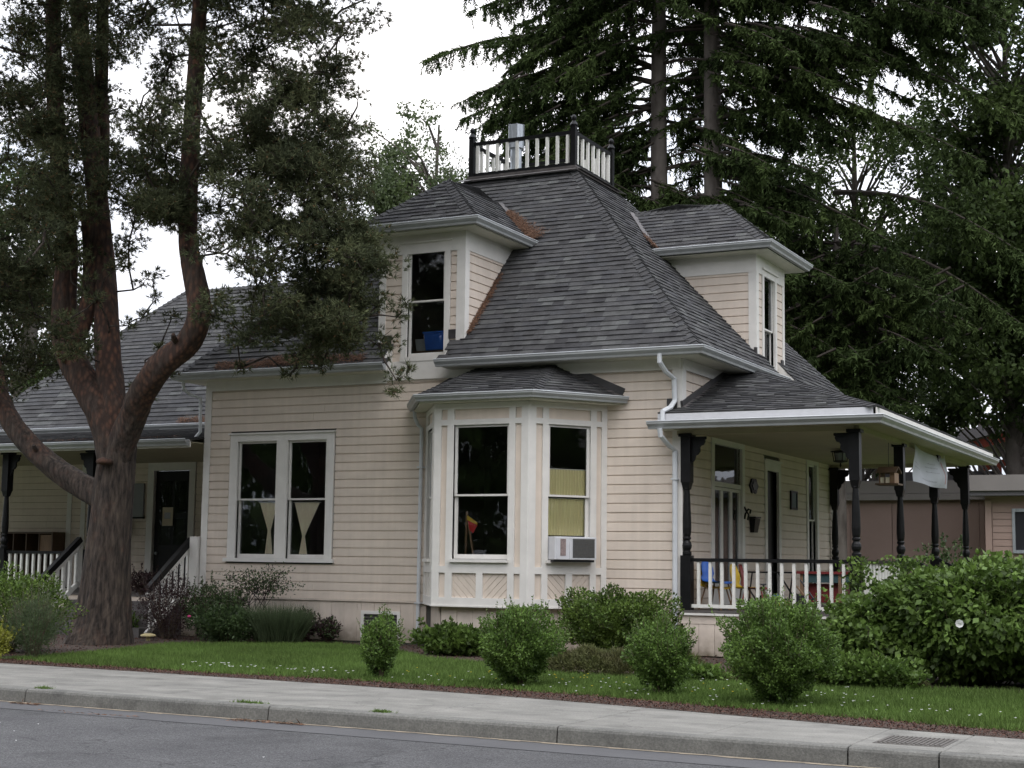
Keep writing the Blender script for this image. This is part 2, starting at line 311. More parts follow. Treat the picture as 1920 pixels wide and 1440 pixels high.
def blades(P, D, length, width):          # one triangle per blade
    n = len(P); S = unit(np.cross(D, rdir(n)))*np.reshape(width, (-1, 1))/2
    return np.stack([P-S, P+S, P+D*np.reshape(length, (-1, 1))], axis=1)
def leaves(P, D, Nn, length, width):       # one kite quad per leaf
    S = unit(np.cross(D, Nn)); l = np.reshape(length, (-1, 1)); wd = np.reshape(width, (-1, 1))/2
    return np.stack([P, P+D*l*.45+S*wd, P+D*l, P+D*l*.45-S*wd], axis=1)
# ================================================================ HOUSE
T = 1.066                                   # roof pitch (rise/run)
house = thing('house', (-4.8, 4.6, 0), 'cream Victorian cottage with grey shingle roof, widow\'s walk, bay window and wraparound porch', 'house')
class W:       # wall frame: origin, unit direction along, outward normal
    def __init__(s, o, u, n): s.o = Vector((*o, 0)); s.u = Vector((*u, 0)).normalized(); s.n = Vector((*n, 0)).normalized()
    def p(s, u, n, z): q = s.o+s.u*u+s.n*n; return (q.x, q.y, z)
    def box(s, mb, u0, u1, n0, n1, z0, z1, m=None):
        return mb.hexa([s.p(u0, n0, z0), s.p(u1, n0, z0), s.p(u1, n1, z0), s.p(u0, n1, z0), s.p(u0, n0, z1), s.p(u1, n0, z1), s.p(u1, n1, z1), s.p(u0, n1, z1)], m)
CAM = np.array([8.671, -23.303, 1.45])
BOARDS, SHINGLES = [], []
def siding(wl, u0, u1, z0, z1, cuts=(), e=.154, n=0.):
    """drop siding: rows of boards with a recessed cove on top; cuts = (ua, ub, za, zb) rectangles left free"""
    z = z0; k = 0
    while z < z1-.01:
        h = min(e, z1-z)
        iv = [(u0, u1)]
        for ua, ub, za, zb in cuts:
            if za < z+h-.015 and zb > z+.015:
                nx = []
                for a, b in iv:
                    if ub <= a or ua >= b: nx.append((a, b)); continue
                    if ua > a: nx.append((a, ua))
                    if ub < b: nx.append((ub, b))
                iv = nx
        for a, b in iv:
            if b-a < .02: continue
            segs = [(a, b)]
            if b-a > 4.2:
                c = a+(b-a)*rnd(.35, .65); segs = [(a, c-.0015), (c+.0015, b)]
            for s0, s1 in segs:
                d = rnd(-.0012, .0012)
                prof = [(n-.004, z+.001), (n+.024+d, z+.001), (n+.023+d, z+h-.020), (n+.008, z+h-.014), (n+.003, z+h-.010), (n+.003, z+h), (n-.004, z+h)]
                m = len(prof); vs = [wl.p(s0, *q) for q in prof]+[wl.p(s1, *q) for q in prof]
                fs = [tuple(range(m-1, -1, -1)), tuple(range(m, 2*m))]+[(i, (i+1) % m, m+(i+1) % m, m+i) for i in range(m)]
                c = np.mean(np.array(vs), axis=0); BOARDS.append(((s1-s0)*h/np.sum((c-CAM)**2), vs, fs))
        z += h; k += 1
def sheath(wl, u0, u1, z0, z1, holes, t=.12, name='wall', m=None):
    us = sorted({u0, u1, *[min(max(h[i], u0), u1) for h in holes for i in (0, 1)]}); zs = sorted({z0, z1, *[min(max(h[i], z0), z1) for h in holes for i in (2, 3)]})
    mb = MB()
    for a, b in zip(us, us[1:]):
        run = None
        for c, d in zip(zs, zs[1:]):
            mid = ((a+b)/2, (c+d)/2)
            if any(h[0] < mid[0] < h[1] and h[2] < mid[1] < h[3] for h in holes):
                if run: wl.box(mb, a, b, -t, -.005, *run); run = None
            else: run = (run[0], d) if run else (c, d)
        if run: wl.box(mb, a, b, -t, -.005, *run)
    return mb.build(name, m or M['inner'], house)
def gutter(path, name='gutter', h=.115, dpt=.125, ends=True):
    """K-style gutter along a list of (x,y,z,nx,ny): point on the fascia top line and outward normal"""
    prof = [(0, 0), (0, -h), (dpt*.55, -h), (dpt*.62, -h*.72), (dpt, -h*.30), (dpt, 0), (dpt-.006, 0), (dpt-.006, -.02), (.01, -.02)]
    mb = MB(); n = len(prof); vs = []
    for (x, y, z, nx, ny) in path:
        for a, b in prof: vs.append((x+nx*a, y+ny*a, z+b))
    fs = [(i*n+j, i*n+(j+1) % n, (i+1)*n+(j+1) % n, (i+1)*n+j) for i in range(len(path)-1) for j in range(n)]
    fs += [tuple(range(n-1, -1, -1)), tuple((len(path)-1)*n+j for j in range(n))]
    mb.add(vs, fs); g = mb.build(name, M['gutter'], house)
    # rolled lip in lighter metal: the overhead highlight is put into its colour
    ml = MB()
    for p, q in zip(path, path[1:]):
        a = (p[0]+p[3]*(dpt+.003), p[1]+p[4]*(dpt+.003), p[2]+.005); b = (q[0]+q[3]*(dpt+.003), q[1]+q[4]*(dpt+.003), q[2]+.005)
        ml.tube([a, b], .0085, 6)
    ml.build('gutter_lip', M['spout'], g)
    return g
def spout(pts, wd=.075, name='downspout'):
    mb = MB(); mb.tube(pts, wd/2*1.15, 8)
    o = mb.build(name, M['spout'], house)
    st = MB()
    for p, q in zip(pts, pts[1:]):
        p, q = Vector(p), Vector(q)
        if abs(p.z-q.z) > 1.2:
            for t in (.15, .85):
                c = p.lerp(q, t); st.box(c.x-.055, c.x+.055, c.y-.05, c.y+.05, c.z-.012, c.z+.012)
    if st.v: st.build('strap', M['spout'], o)
    return o
def shingle_plane(eave, updir, ext, polyfn, expo=.135, flip=False, reject=None, tmin=.15, tmax=.34, thick=.017):
    """rows of shingles on a plane. eave: origin point; ext: unit along-eave vector; updir: unit up-slope vector;
    polyfn(s)-> (a,b) horizontal interval at up-slope distance s, or None"""
    e0, U, S = Vector(eave), Vector(ext), Vector(updir); Nn = U.cross(S); 
    if Nn.z < 0: Nn = -Nn
    s = 0; r = 0
    while True:
        iv0 = polyfn(s); iv1 = polyfn(s+expo)
        if not iv0: break
        if not iv1:
            iv1 = ((iv0[0]+iv0[1])/2-.01, (iv0[0]+iv0[1])/2+.01)
        x = iv0[0]-rnd(0, .2); ofs = 0
        while x < iv0[1]:
            wd = rnd(tmin, tmax); xe = x+wd
            b0, b1 = max(x, iv0[0]), min(xe, iv0[1]); t0, t1 = max(x, iv1[0]), min(xe, iv1[1])
            if b1-b0 > .004:
                if t1 < t0: t0 = t1 = min(max((t0+t1)/2, iv1[0]), iv1[1])
                mx = (b0+b1)/2; c = e0+U*mx+S*(s+expo/2)
                if not (reject and reject(c)):
                    j = rnd(-.004, .004); th = thick*rnd(.8, 1.7)
                    lo = S*(s+j); hi = S*(s+expo+.012)
                    P = [e0+U*b0+lo, e0+U*b1+lo, e0+U*t1+hi, e0+U*t0+hi]
                    tp = [P[0]+Nn*th, P[1]+Nn*th, P[2]+Nn*.002, P[3]+Nn*.002]
                    vs = [*P, *tp]
                    cc = np.array(c)-CAM; area = wd*expo*abs(float(np.dot(np.array(Nn), cc)))/np.linalg.norm(cc)**3
                    vis = float(np.dot(np.array(Nn), -cc)) > 0
                    SHINGLES.append((area if vis else 0, [tuple(v) for v in vs], random.choice([0, 0, 1, 1, 1, 2, 2, 3, 5, 5, 4] if random.random() < .7 else [1, 5, 0])))
            x = xe
        s += expo; r += 1
        if r > 200: break
def hipcaps(a, b, nrm1, nrm2, wd=.14, expo=.14):
    """ridge or hip caps from low point a to high point b, folded over two slopes"""
    a, b = Vector(a), Vector(b); d = (b-a); L_ = d.length; d.normalize(); n = int(L_/expo)
    s1 = d.cross(Vector(nrm1)).normalized(); s2 = d.cross(Vector(nrm2)).normalized()
    if s1.dot(s2) > 0: s2 = -s2
    m_ = (Vector(nrm1)+Vector(nrm2)).normalized()
    if s1.dot(Vector(nrm2)) > 0: s1, s2 = -s1, -s2
    for i in range(n+1):
        t0 = i*expo; t1 = min(L_, t0+expo+.02)
        if t1-t0 < .02: continue
        for sd_, nn in ((s1, Vector(nrm1)), (s2, Vector(nrm2))):
            if sd_.z > 0: sd_ = -sd_
            th = .030
            P = [a+d*t0+m_*.004, a+d*t0+sd_*wd+m_*.004, a+d*t1+sd_*wd, a+d*t1]
            Q = [P[0]+m_*th, P[1]+nn*th*.8, P[2]+nn*.006, P[3]+m_*.008]
            c = (a+d*(t0+expo/2)+sd_*wd/2); cc = np.array(c)-CAM
            area = wd*expo*max(0., -float(np.dot(np.array(nn), cc)))/np.linalg.norm(cc)**3
            SHINGLES.append((area, [tuple(v) for v in P+Q], [0, 1, 5][i % 3]))
def window(wl, u0, u1, z0, z1, zm, cas=.11, sill=True, n=.0, head=.13, deep=.07, casing=True, name='window', blind=False):
    """double-hung window in opening u0..u1, z0..z1; zm meeting rail"""
    mb = MB()
    if casing:
        wl.box(mb, u0-cas, u0, -.08, n+.042, z0-.0, z1+head); wl.box(mb, u1, u1+cas, -.08, n+.042, z0, z1+head)
        wl.box(mb, u0, u1, -.08, n+.040, z1, z1+head-.002)
        wl.box(mb, u0-cas-.03, u1+cas+.03, 0, n+.075, z1+head, z1+head+.03)
    else:
        wl.box(mb, u0-.01, u0, -.08, n-.002, z0, z1); wl.box(mb, u1, u1+.01, -.08, n-.002, z0, z1); wl.box(mb, u0, u1, -.08, n-.002, z1, z1+.01)
    if sill:
        wl.box(mb, u0-cas-.03 if casing else u0-.03, u1+cas+.03 if casing else u1+.03, -.06, n+.085, z0-.055, z0-.001)
    f = mb.build(name, M['trim'], house)
    st = .048
    def sash(a, b, c, d, n0, bot):
        m2 = MB(); wl.box(m2, a, a+st, n0, n0+.032, c, d); wl.box(m2, b-st, b, n0, n0+.032, c, d)
        wl.box(m2, a+st, b-st, n0+.001, n0+.031, d-st*.8, d); wl.box(m2, a+st, b-st, n0+.001, n0+.031, c, c+bot)
        m2.build('sash', M['trim'], f)
        m3 = MB(); wl.box(m3, a+st-.004, b-st+.004, n0+.013, n0+.017, c+bot-.004, d-st*.8+.004); m3.build('pane', M['glass'], f)
    sash(u0, u1, zm-.02, z1, -.045, .03); sash(u0, u1, z0, zm+.015, -.008-.07+.03, .075) if False else sash(u0, u1, z0, zm+.015, -.082, .075)
    return f

front = W((0, 0), (1, 0), (0, -1)); side = W((0, 0), (0, 1), (1, 0))
# ---- front wall (y = 0, x from -9.63 to 0) with the double window, bay mouth and dormer window
SK = .745
dw = [(-8.84, -7.94), (-7.70, -6.84)]; DZ = (1.47, 3.64)
holes = [(a, b, *DZ) for a, b in dw]+[(-4.6, -1.5, .75, 4.1), (-5.21, -4.44, 5.07, 7.12)]
sheath(front, -9.62, 0, 0, 4.9, holes); sheath(front, -5.74, -4.1, 4.92, 7.38, [(-5.21, -4.44, 5.07, 7.12)])
cuts = [(-9.03, -6.66, 1.41, 3.79), (-4.76, -1.31, .6, 4.2)]
siding(front, -9.49, -.14, SK+.01, 4.62, cuts)
siding(front, -5.60, -4.22, 4.62, 4.70, []); siding(front, -5.74, -4.1, 5.0, 6.94, [(-5.33, -4.32, 4.9, 7.3)])
# ---- side wall (x = 0, y from 0 to 9.3)
FD = (1.52, 3.02, .74, 3.55)
sh = [FD, (4.52, 5.25, .74, 3.24), (7.34, 7.96, 1.0, 3.56), (4.40, 5.10, 5.12, 7.04)]
sheath(side, 0.1, 9.3, 0, 4.9, sh); sheath(side, 4.0, 5.66, 4.92, 7.38, [sh[3]])
siding(side, .14, 9.16, SK+.01, 4.62, [(1.38, 3.16, .7, 3.72), (4.38, 5.39, .7, 3.44), (7.2, 8.1, .85, 3.74)])
siding(side, 3.98, 5.66, 4.62, 6.94, [(4.28, 5.22, 4.85, 7.3)])
# left and back walls
lw = W((-9.63, 9.3), (0, -1), (-1, 0)); bw = W((0, 9.3), (-1, 0), (0, 1))
sheath(lw, 0, 9.3, 0, 4.9, []); sheath(bw, 0, 9.63, 0, 4.9, [])
siding(lw, 4.95, 9.16, SK+.01, 4.62); siding(bw, .14, 9.4, SK+.01, 4.62)
# dormer cheeks
d1r = W((-4.06, 0), (0, 1), (1, 0)); d1l = W((-5.78, 3), (0, -1), (-1, 0)); d2f = W((-3.2, 3.96), (1, 0), (0, -1)); d2b = W((0, 5.70), (-1, 0), (0, 1))
for wl_, L_ in ((d1r, 3.), (d1l, 3.), (d2f, 3.2), (d2b, 3.2)):
    if wl_ is d1r: siding(wl_, .12, L_, 5.2, 6.96)
    elif wl_ is d1l: siding(wl_, 0, L_-.12, 5.2, 6.96)
    elif wl_ is d2f: siding(wl_, 0, L_-.12, 5.2, 6.96)
    else: siding(wl_, .12, L_, 5.2, 6.96)
    m_ = MB(); wl_.box(m_, .02, L_-.02, -.06, -.006, 5.0, 7.38); m_.build('wall', M['inner'], house)
# ---- trim boards
def trimbox(wl, u0, u1, z0, z1, n0=.0, n1=.036, name='trim_board', mt='trim'):
    m_ = MB(); wl.box(m_, u0, u1, n0, n1, z0, z1); return m_.build(name, M[mt], house)
# friezes
trimbox(front, -9.63, -5.60, 4.62, 4.80, 0, .040, 'frieze_board'); trimbox(front, -4.22, .0, 4.62, 4.80, 0, .040, 'frieze_board')
trimbox(front, -5.60, -4.22, 4.70, 5.00, 0, .038, 'frieze_board')
trimbox(front, -5.62, -4.20, 4.66, 4.70, 0, .05, 'drip_board')
trimbox(side, .0, 9.3, 4.62, 4.80, .0, .040, 'frieze_board')
# water table at the skirt
for wl_, a, b in ((front, -9.66, -4.78), (front, -1.30, .03), (side, -.03, 9.3)):
    trimbox(wl_, a, b, SK-.018, SK+.008, 0, .045, 'water_table', 'skirt')
# corner boards: front and side face of each corner
for wl_, a, b, z0, z1 in ((front, -9.63, -9.49, SK, 4.62), (front, -.14, .036, SK, 4.62), (side, .0, .14, SK, 4.62), (side, 9.16, 9.3, SK, 4.62),
                          (front, -5.80, -5.66, 5.35, 6.94), (front, -4.20, -4.024, 5.20, 6.94), (d1r, 0, .12, 5.2, 6.94), (d1l, 2.88, 3.0, 5.2, 6.94),
                          (side, 3.924, 4.08, 5.25, 6.94), (side, 5.60, 5.736, 5.35, 6.94), (d2f, 3.08, 3.2, 5.2, 6.94), (d2b, 0, .12, 5.2, 6.94),
                          (lw, 9.16, 9.3, SK, 4.62), (lw, 0, .14, SK, 4.62)):
    trimbox(wl_, a, b, z0, z1, 0, .036, 'corner_board')
# dormer friezes
for wl_, a, b in ((front, -5.80, -4.024), (d1r, .0, 2.9), (d1l, .1, 3.0), (side, 3.924, 5.736), (d2f, .1, 3.2), (d2b, .0, 3.0)):
    trimbox(wl_, a, b, 6.94, 7.30, 0, .039, 'frieze_board')
# skirt boards: vertical boards with open joints
def skirt(wl, u0, u1, z0, z1, n=0., step=.27, hole=None):
    u = u0
    while u < u1-.02:
        e = min(u+step, u1)
        if hole and hole[0] < (u+e)/2 < hole[1]:
            m_ = MB(); wl.box(m_, u+.003, e-.003, -.02, n+.012+rnd(0, .002), z0, hole[2]); m_.build('skirt_board', M['skirt'], house)
            m_ = MB(); wl.box(m_, u+.003, e-.003, -.02, n+.012+rnd(0, .002), hole[3], z1); m_.build('skirt_board', M['skirt'], house)
        else:
            m_ = MB(); wl.box(m_, u+.003, e-.003, -.02, n+.012+rnd(0, .002), z0, z1); m_.build('skirt_board', M['skirt'], house)
        u = e
skirt(front, -9.63, -6.03, .03, SK-.018); skirt(front, -6.03, -5.22, .03, SK-.018, hole=(-6.03, -5.22, .12, .55), step=.27); skirt(front, -5.22, -4.7, .03, SK-.018)
skirt(front, -1.4, 0, .03, SK-.018)
m_ = MB(); front.box(m_, -6.03, -5.97, 0, .03, .10, .57); front.box(m_, -5.28, -5.22, 0, .03, .10, .57); front.box(m_, -5.97, -5.28, 0, .029, .51, .57); front.box(m_, -5.97, -5.28, 0, .029, .10, .16)
vf = m_.build('crawl_vent', M['trim'], house)
for i in range(7):
    m_ = MB(); m_.bar((-5.97, -.004, .18+i*.05), (-5.28, -.004, .18+i*.05), .03, .006, up=(0, .6, 1)); m_.build('louvre', M['darkmetal'], vf)
# ---- double window
for a, b in dw: window(front, a, b, *DZ, 2.56, casing=False, sill=False)
m_ = MB()
front.box(m_, -9.01, -8.84, -.08, .045, 1.47, 3.64); front.box(m_, -7.94, -7.70, -.08, .045, 1.47, 3.64); front.box(m_, -6.84, -6.68, -.08, .045, 1.47, 3.64)
front.box(m_, -9.01, -6.68, -.08, .044, 3.64, 3.77); front.box(m_, -9.04, -6.65, 0, .075, 3.77, 3.80); front.box(m_, -9.07, -6.62, -.06, .085, 1.40, 1.469)
m_.build('window_casing', M['trim'], house)
# ---- dormer windows
window(front, -5.21, -4.44, 5.07, 7.10, 6.08, cas=.11, sill=False, head=.03)
m_ = MB(); front.box(m_, -5.33, -4.32, -.02, .05, 4.99, 5.069); m_.build('window_sill', M['trim'], house)
window(side, 4.40, 5.10, 5.14, 7.02, 5.95, cas=.11, sill=False, head=.03)
m_ = MB(); side.box(m_, 4.28, 5.22, -.02, .05, 4.88, 5.139); m_.build('window_sill', M['trim'], house)
# ---- side wall openings (under the porch)
w3 = window(side, 7.34, 7.96, 1.0, 3.54, 2.40, cas=.13, head=.16)
m_ = MB()      # garden door casing with transom
side.box(m_, 1.38, 1.52, -.08, .045, .74, 3.70); side.box(m_, 3.02, 3.16, -.08, .045, .74, 3.70); side.box(m_, 1.52, 3.02, -.08, .044, 3.53, 3.699); side.box(m_, 1.36, 3.18, 0, .07, 3.70, 3.73)
side.box(m_, 1.52, 3.02, -.08, .02, 2.80, 2.88)
dd = m_.build('garden_door', M['trim'], house)
m_ = MB(); side.box(m_, 1.53, 3.01, -.04, -.034, 2.885, 3.525); m_.build('transom_pane', M['glass'], dd)
for a, b in ((1.53, 2.02), (2.03, 2.52), (2.53, 3.01)):
    m_ = MB(); side.box(m_, a, a+.05, -.05, .0, .78, 2.79); side.box(m_, b-.05, b, -.05, .0, .78, 2.79); side.box(m_, a+.05, b-.05, -.05, -.001, .78, 1.15); side.box(m_, a+.05, b-.05, -.05, -.001, 2.74, 2.79)
    m_.build('door_leaf', M['trim'], dd)
    m_ = MB(); side.box(m_, a+.04, b-.04, -.03, -.026, 1.14, 2.75); m_.build('pane', M['glass'], dd)
m_ = MB()
side.box(m_, 4.38, 4.52, -.08, .045, .74, 3.42); side.box(m_, 5.25, 5.39, -.08, .045, .74, 3.42); side.box(m_, 4.52, 5.25, -.08, .044, 3.24, 3.419); side.box(m_, 4.36, 5.41, 0, .07, 3.42, 3.45)
dr = m_.build('front_door', M['trim'], house)
m_ = MB(); side.box(m_, 4.53, 5.24, -.10, -.06, .76, 3.23); m_.build('door_leaf', M['black'], dr)
# ---- interior: floor, upper floor, partitions
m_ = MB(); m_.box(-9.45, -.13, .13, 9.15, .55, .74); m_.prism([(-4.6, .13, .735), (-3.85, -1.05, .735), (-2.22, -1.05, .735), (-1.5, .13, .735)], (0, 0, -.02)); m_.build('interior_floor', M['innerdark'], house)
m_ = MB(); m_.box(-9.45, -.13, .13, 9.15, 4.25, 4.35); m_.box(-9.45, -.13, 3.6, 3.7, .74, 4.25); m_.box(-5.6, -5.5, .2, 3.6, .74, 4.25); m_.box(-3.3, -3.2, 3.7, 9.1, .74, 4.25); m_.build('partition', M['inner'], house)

# ---- MAIN ROOF
x0, x1, y0, y1, ez = -10.05, .45, -.40, 9.70, 4.93
dx0, dx1, dy0, dy1, dz = -5.95, -3.65, 3.70, 5.60, 9.30
cl = 1/math.sqrt(1+T*T); RUN = 4.1; SL = RUN*math.sqrt(1+T*T)
def deckpoly(pts, name='roof_deck'):
    m_ = MB(); P = [Vector(p) for p in pts]; n = (P[1]-P[0]).cross(P[2]-P[0]).normalized()
    if n.z < 0: n = -n
    m_.prism([p-n*.03 for p in P], n*.024); return m_.build(name, M['flash'], house)
deckpoly([(x0, 0, ez+.4*T), (-5.8, 0, ez+.4*T), (-5.8, 3.0, ez+3.4*T), (dx0-.7, 3.0, ez+3.4*T), (x0+.4+3.0, 3.0, ez+3.4*T), (x0+.4, 0, ez+.4*T)]) if False else None
deckpoly([(x0+.4, 0, ez+.4*T), (-5.78, 0, ez+.4*T), (-5.78, 3.0, ez+3.4*T), (x0+3.4, 3.0, ez+3.4*T)])
deckpoly([(-4.06, 0, ez+.4*T), (x1-.4, 0, ez+.4*T), (x1-3.4, 3.0, ez+3.4*T), (-4.06, 3.0, ez+3.4*T)])
deckpoly([(x0+3.4, 3.0, ez+3.4*T), (x1-3.4, 3.0, ez+3.4*T), (dx1, dy0, dz), (dx0, dy0, dz)])
deckpoly([(x0, y0, ez), (-5.52, y0, ez), (-5.52, 0, ez+.4*T), (x0+.4, 0, ez+.4*T)]); deckpoly([(-4.26, y0, ez), (x1, y0, ez), (x1-.4, 0, ez+.4*T), (-4.26, 0, ez+.4*T)])
deckpoly([(x1, y0, ez), (x1, 4.30, ez), (0, 4.30, ez+.45*T), (x1-.45, y0+.45, ez+.45*T)]); deckpoly([(x1, 5.32, ez), (x1, y1, ez), (x1-.45, y1-.45, ez+.45*T), (0, 5.32, ez+.45*T)])
deckpoly([(0, y0+.45, ez+.45*T), (0, 3.96, ez+.45*T), (-3.0, 3.96, ez+3.45*T), (x1-3.45, y0+3.45, ez+3.45*T)])
deckpoly([(0, 5.70, ez+.45*T), (0, y1-.45, ez+.45*T), (x1-3.8, y1-3.8, ez+3.8*T), (x1-3.8, 5.70, ez+3.8*T)])
deckpoly([(-3.0, y0+3.45, ez+3.45*T), (-3.0, y1-3.45, ez+3.45*T), (dx1, dy1, dz), (dx1, dy0, dz)])
deckpoly([(x0, y0, ez), (x0, y1, ez), (dx0, dy1, dz), (dx0, dy0, dz)]); deckpoly([(x0, y1, ez), (x1, y1, ez), (dx1, dy1, dz), (dx0, dy1, dz)])
def rej_front(c):
    if c.y < .02 and -5.52 < c.x < -4.26: return True
    return c.y < 2.9 and -5.72 < c.x < -4.12 and c.y > 0 and (c.z < 7.0 or abs(c.x+4.92) < .8-(c.y-2.2))
def rej_side(c):
    if c.x > -.02 and 4.30 < c.y < 5.32: return True
    return c.x > -2.5 and 4.02 < c.y < 5.64 and c.x < 0 and c.z < 7.3
def trap(L0, L1, k=1., smax=None):
    def f(s):
        if smax and s > smax: return None
        r = s*cl; a, b = L0+r*k, L1-r*k
        return (a, b) if b > a else None
    return f
def split_plane(eave, updir, ext, fn, cutlist, **kw):
    shingle_plane(eave, updir, ext, fn, **kw)
shingle_plane((0, y0, ez), (0, cl, T*cl), (1, 0, 0), trap(x0, x1, 1, SL-.02), reject=rej_front)
shingle_plane((x1, 0, ez), (-cl, 0, T*cl), (0, 1, 0), trap(y0, y1, 1, SL-.02), reject=rej_side)
shingle_plane((x0, 0, ez), (cl, 0, T*cl), (0, 1, 0), trap(y0, y1, 1, SL-.02), tmin=.5, tmax=.9)
nF = Vector((0, -T, 1)).normalized(); nR = Vector((T, 0, 1)).normalized(); nL = Vector((-T, 0, 1)).normalized(); nB = Vector((0, T, 1)).normalized()
hipcaps((x1, y0, ez), (dx1, dy0, dz), nF, nR); hipcaps((x0, y0, ez), (dx0, dy0, dz), nF, nL); hipcaps((x1, y1, ez), (dx1, dy1, dz), nB, nR)
# soffits and eave gutters
def soffit(pts, name='soffit', mt='soffit', h=-.02):
    m_ = MB(); m_.prism(pts, (0, 0, h)); return m_.build(name, M[mt], house)
SZ = 4.82
soffit([(x0, y0+.01, SZ), (-5.52, y0+.01, SZ), (-5.52, -.002, SZ), (x0, -.002, SZ)]); soffit([(-4.26, y0+.01, SZ), (x1, y0+.01, SZ), (x1, -.002, SZ), (-4.26, -.002, SZ)])
soffit([(.002, 0, SZ), (x1-.01, 0, SZ), (x1-.01, 4.30, SZ), (.002, 4.30, SZ)]); soffit([(.002, 5.32, SZ), (x1-.01, 5.32, SZ), (x1-.01, y1, SZ), (.002, y1, SZ)])
soffit([(x0+.01, 0, SZ), (-9.632, 0, SZ), (-9.632, y1, SZ), (x0+.01, y1, SZ)])
# rake returns beside the dormers (cut ends of the eaves)
for x_ in (-5.52, -4.26):
    m_ = MB(); s_ = .02 if x_ < -5 else -.02
    m_.prism([(x_, y0, ez-.02), (x_, 0, ez+.4*T-.02), (x_, 0, ez+.4*T-.16), (x_, 0, SZ), (x_, y0, SZ)], (s_, 0, 0)); m_.build('rake_board', M['trim'], house)
for y_ in (4.30, 5.32):
    m_ = MB(); s_ = .02 if y_ < 5 else -.02
    m_.prism([(x1, y_, ez-.02), (0, y_, ez+.45*T-.02), (0, y_, ez+.45*T-.16), (0, y_, SZ), (x1, y_, SZ)], (0, s_, 0)); m_.build('rake_board', M['trim'], house)
GT = ez-.005
gutter([(x0, 9.7, GT, -1, 0), (x0, y0, GT, -1, -1), (-5.52, y0, GT, 0, -1), (-5.40, y0, GT, 0, -1)][1:])
gutter([(-4.36, y0, GT, 0, -1), (x1, y0, GT, 1, -1), (x1, 4.30, GT, 1, 0)]); gutter([(x1, 5.32, GT, 1, 0), (x1, y1, GT, 1, 1), (-2, y1, GT, 0, 1)])
gutter([(-9.64, .0, GT-.0, 0, 0), (-9.64, .0, GT, 0, 0)]) if False else None
# fascia behind gutters
for a, b in (((x0, y0), (-5.52, y0)), ((-4.26, y0), (x1, y0))):
    m_ = MB(); m_.box(a[0], b[0], y0+.001, y0+.02, SZ-.02, ez-.012); m_.build('fascia', M['trim'], house)
m_ = MB(); m_.box(x1-.02, x1-.001, y0, 4.30, SZ-.02, ez-.012); m_.build('fascia', M['trim'], house)
m_ = MB(); m_.box(x1-.02, x1-.001, 5.32, y1, SZ-.02, ez-.012); m_.build('fascia', M['trim'], house)
# black step flashings at the dormer feet
for p in ((-5.66, -.03, 5.32), (-4.22, -.03, 5.36)):
    m_ = MB(); m_.box(p[0], p[0]+.14, -.05, 0, p[2], p[2]+.16) if p[0] < -5 else m_.box(p[0]-.12, p[0]+.02, -.05, 0, p[2], p[2]+.16); m_.build('flashing', M['flash'], house)
m_ = MB(); m_.box(.0, .05, 5.48, 5.62, 5.28, 5.46); m_.build('flashing', M['flash'], house)
m_ = MB(); m_.box(.0, .05, 3.86, 3.92, 5.35, 5.5); m_.build('flashing', M['flash'], house)

# ---- DORMER ROOFS
TD = .86; cd_ = 1/math.sqrt(1+TD*TD)
# dormer 1 : eaves x -6.14..-3.66, y from -.36
ax0, ax1, ay, az = -6.16, -3.68, -.36, 7.42; hw = (ax1-ax0)/2; azt = az+hw*TD; axm = (ax0+ax1)/2
yb = y0+(azt-ez)/T; yb0 = y0+(az-ez)/T
nDF = Vector((0, -TD, 1)).normalized(); nDR = Vector((TD, 0, 1)).normalized(); nDL = Vector((-TD, 0, 1)).normalized()
deckpoly([(ax0, ay, az), (ax1, ay, az), (axm, ay+hw, azt)]); deckpoly([(ax1, ay, az), (ax1, yb0, az), (axm, yb, azt), (axm, ay+hw, azt)]); deckpoly([(ax0, ay, az), (ax0, yb0, az), (axm, yb, azt), (axm, ay+hw, azt)])
shingle_plane((0, ay, az), (0, cd_, TD*cd_), (1, 0, 0), lambda s: (ax0+s*cd_, ax1-s*cd_) if ax1-ax0 > 2*s*cd_ else None)
def dside(s):
    r = s*cd_
    if r > hw-.01: return None
    return (ay+r, yb0+(yb-yb0)*r/hw)
shingle_plane((ax1, 0, az), (-cd_, 0, TD*cd_), (0, 1, 0), dside); shingle_plane((ax0, 0, az), (cd_, 0, TD*cd_), (0, 1, 0), dside)
hipcaps((ax1, ay, az), (axm, ay+hw, azt), nDF, nDR); hipcaps((ax0, ay, az), (axm, ay+hw, azt), nDF, nDL); hipcaps((axm, ay+hw, azt), (axm, yb, azt), nDR, nDL)
gz = az-.005
gutter([(ax0, 2.0, gz, -1, 0), (ax0, ay, gz, -1, -1), (ax1, ay, gz, 1, -1), (ax1, yb0-.02, gz, 1, 0)])
soffit([(ax0+.01, ay+.01, 7.30), (ax1-.01, ay+.01, 7.30), (ax1-.01, -.0, 7.30), (ax0+.01, -.0, 7.30)]); soffit([(-4.055, .0, 7.30), (ax1-.01, .0, 7.30), (ax1-.01, 2.2, 7.30), (-4.055, 2.2, 7.30)])
soffit([(ax0+.01, 0, 7.30), (-5.785, 0, 7.30), (-5.785, 2.2, 7.30), (ax0+.01, 2.2, 7.30)])
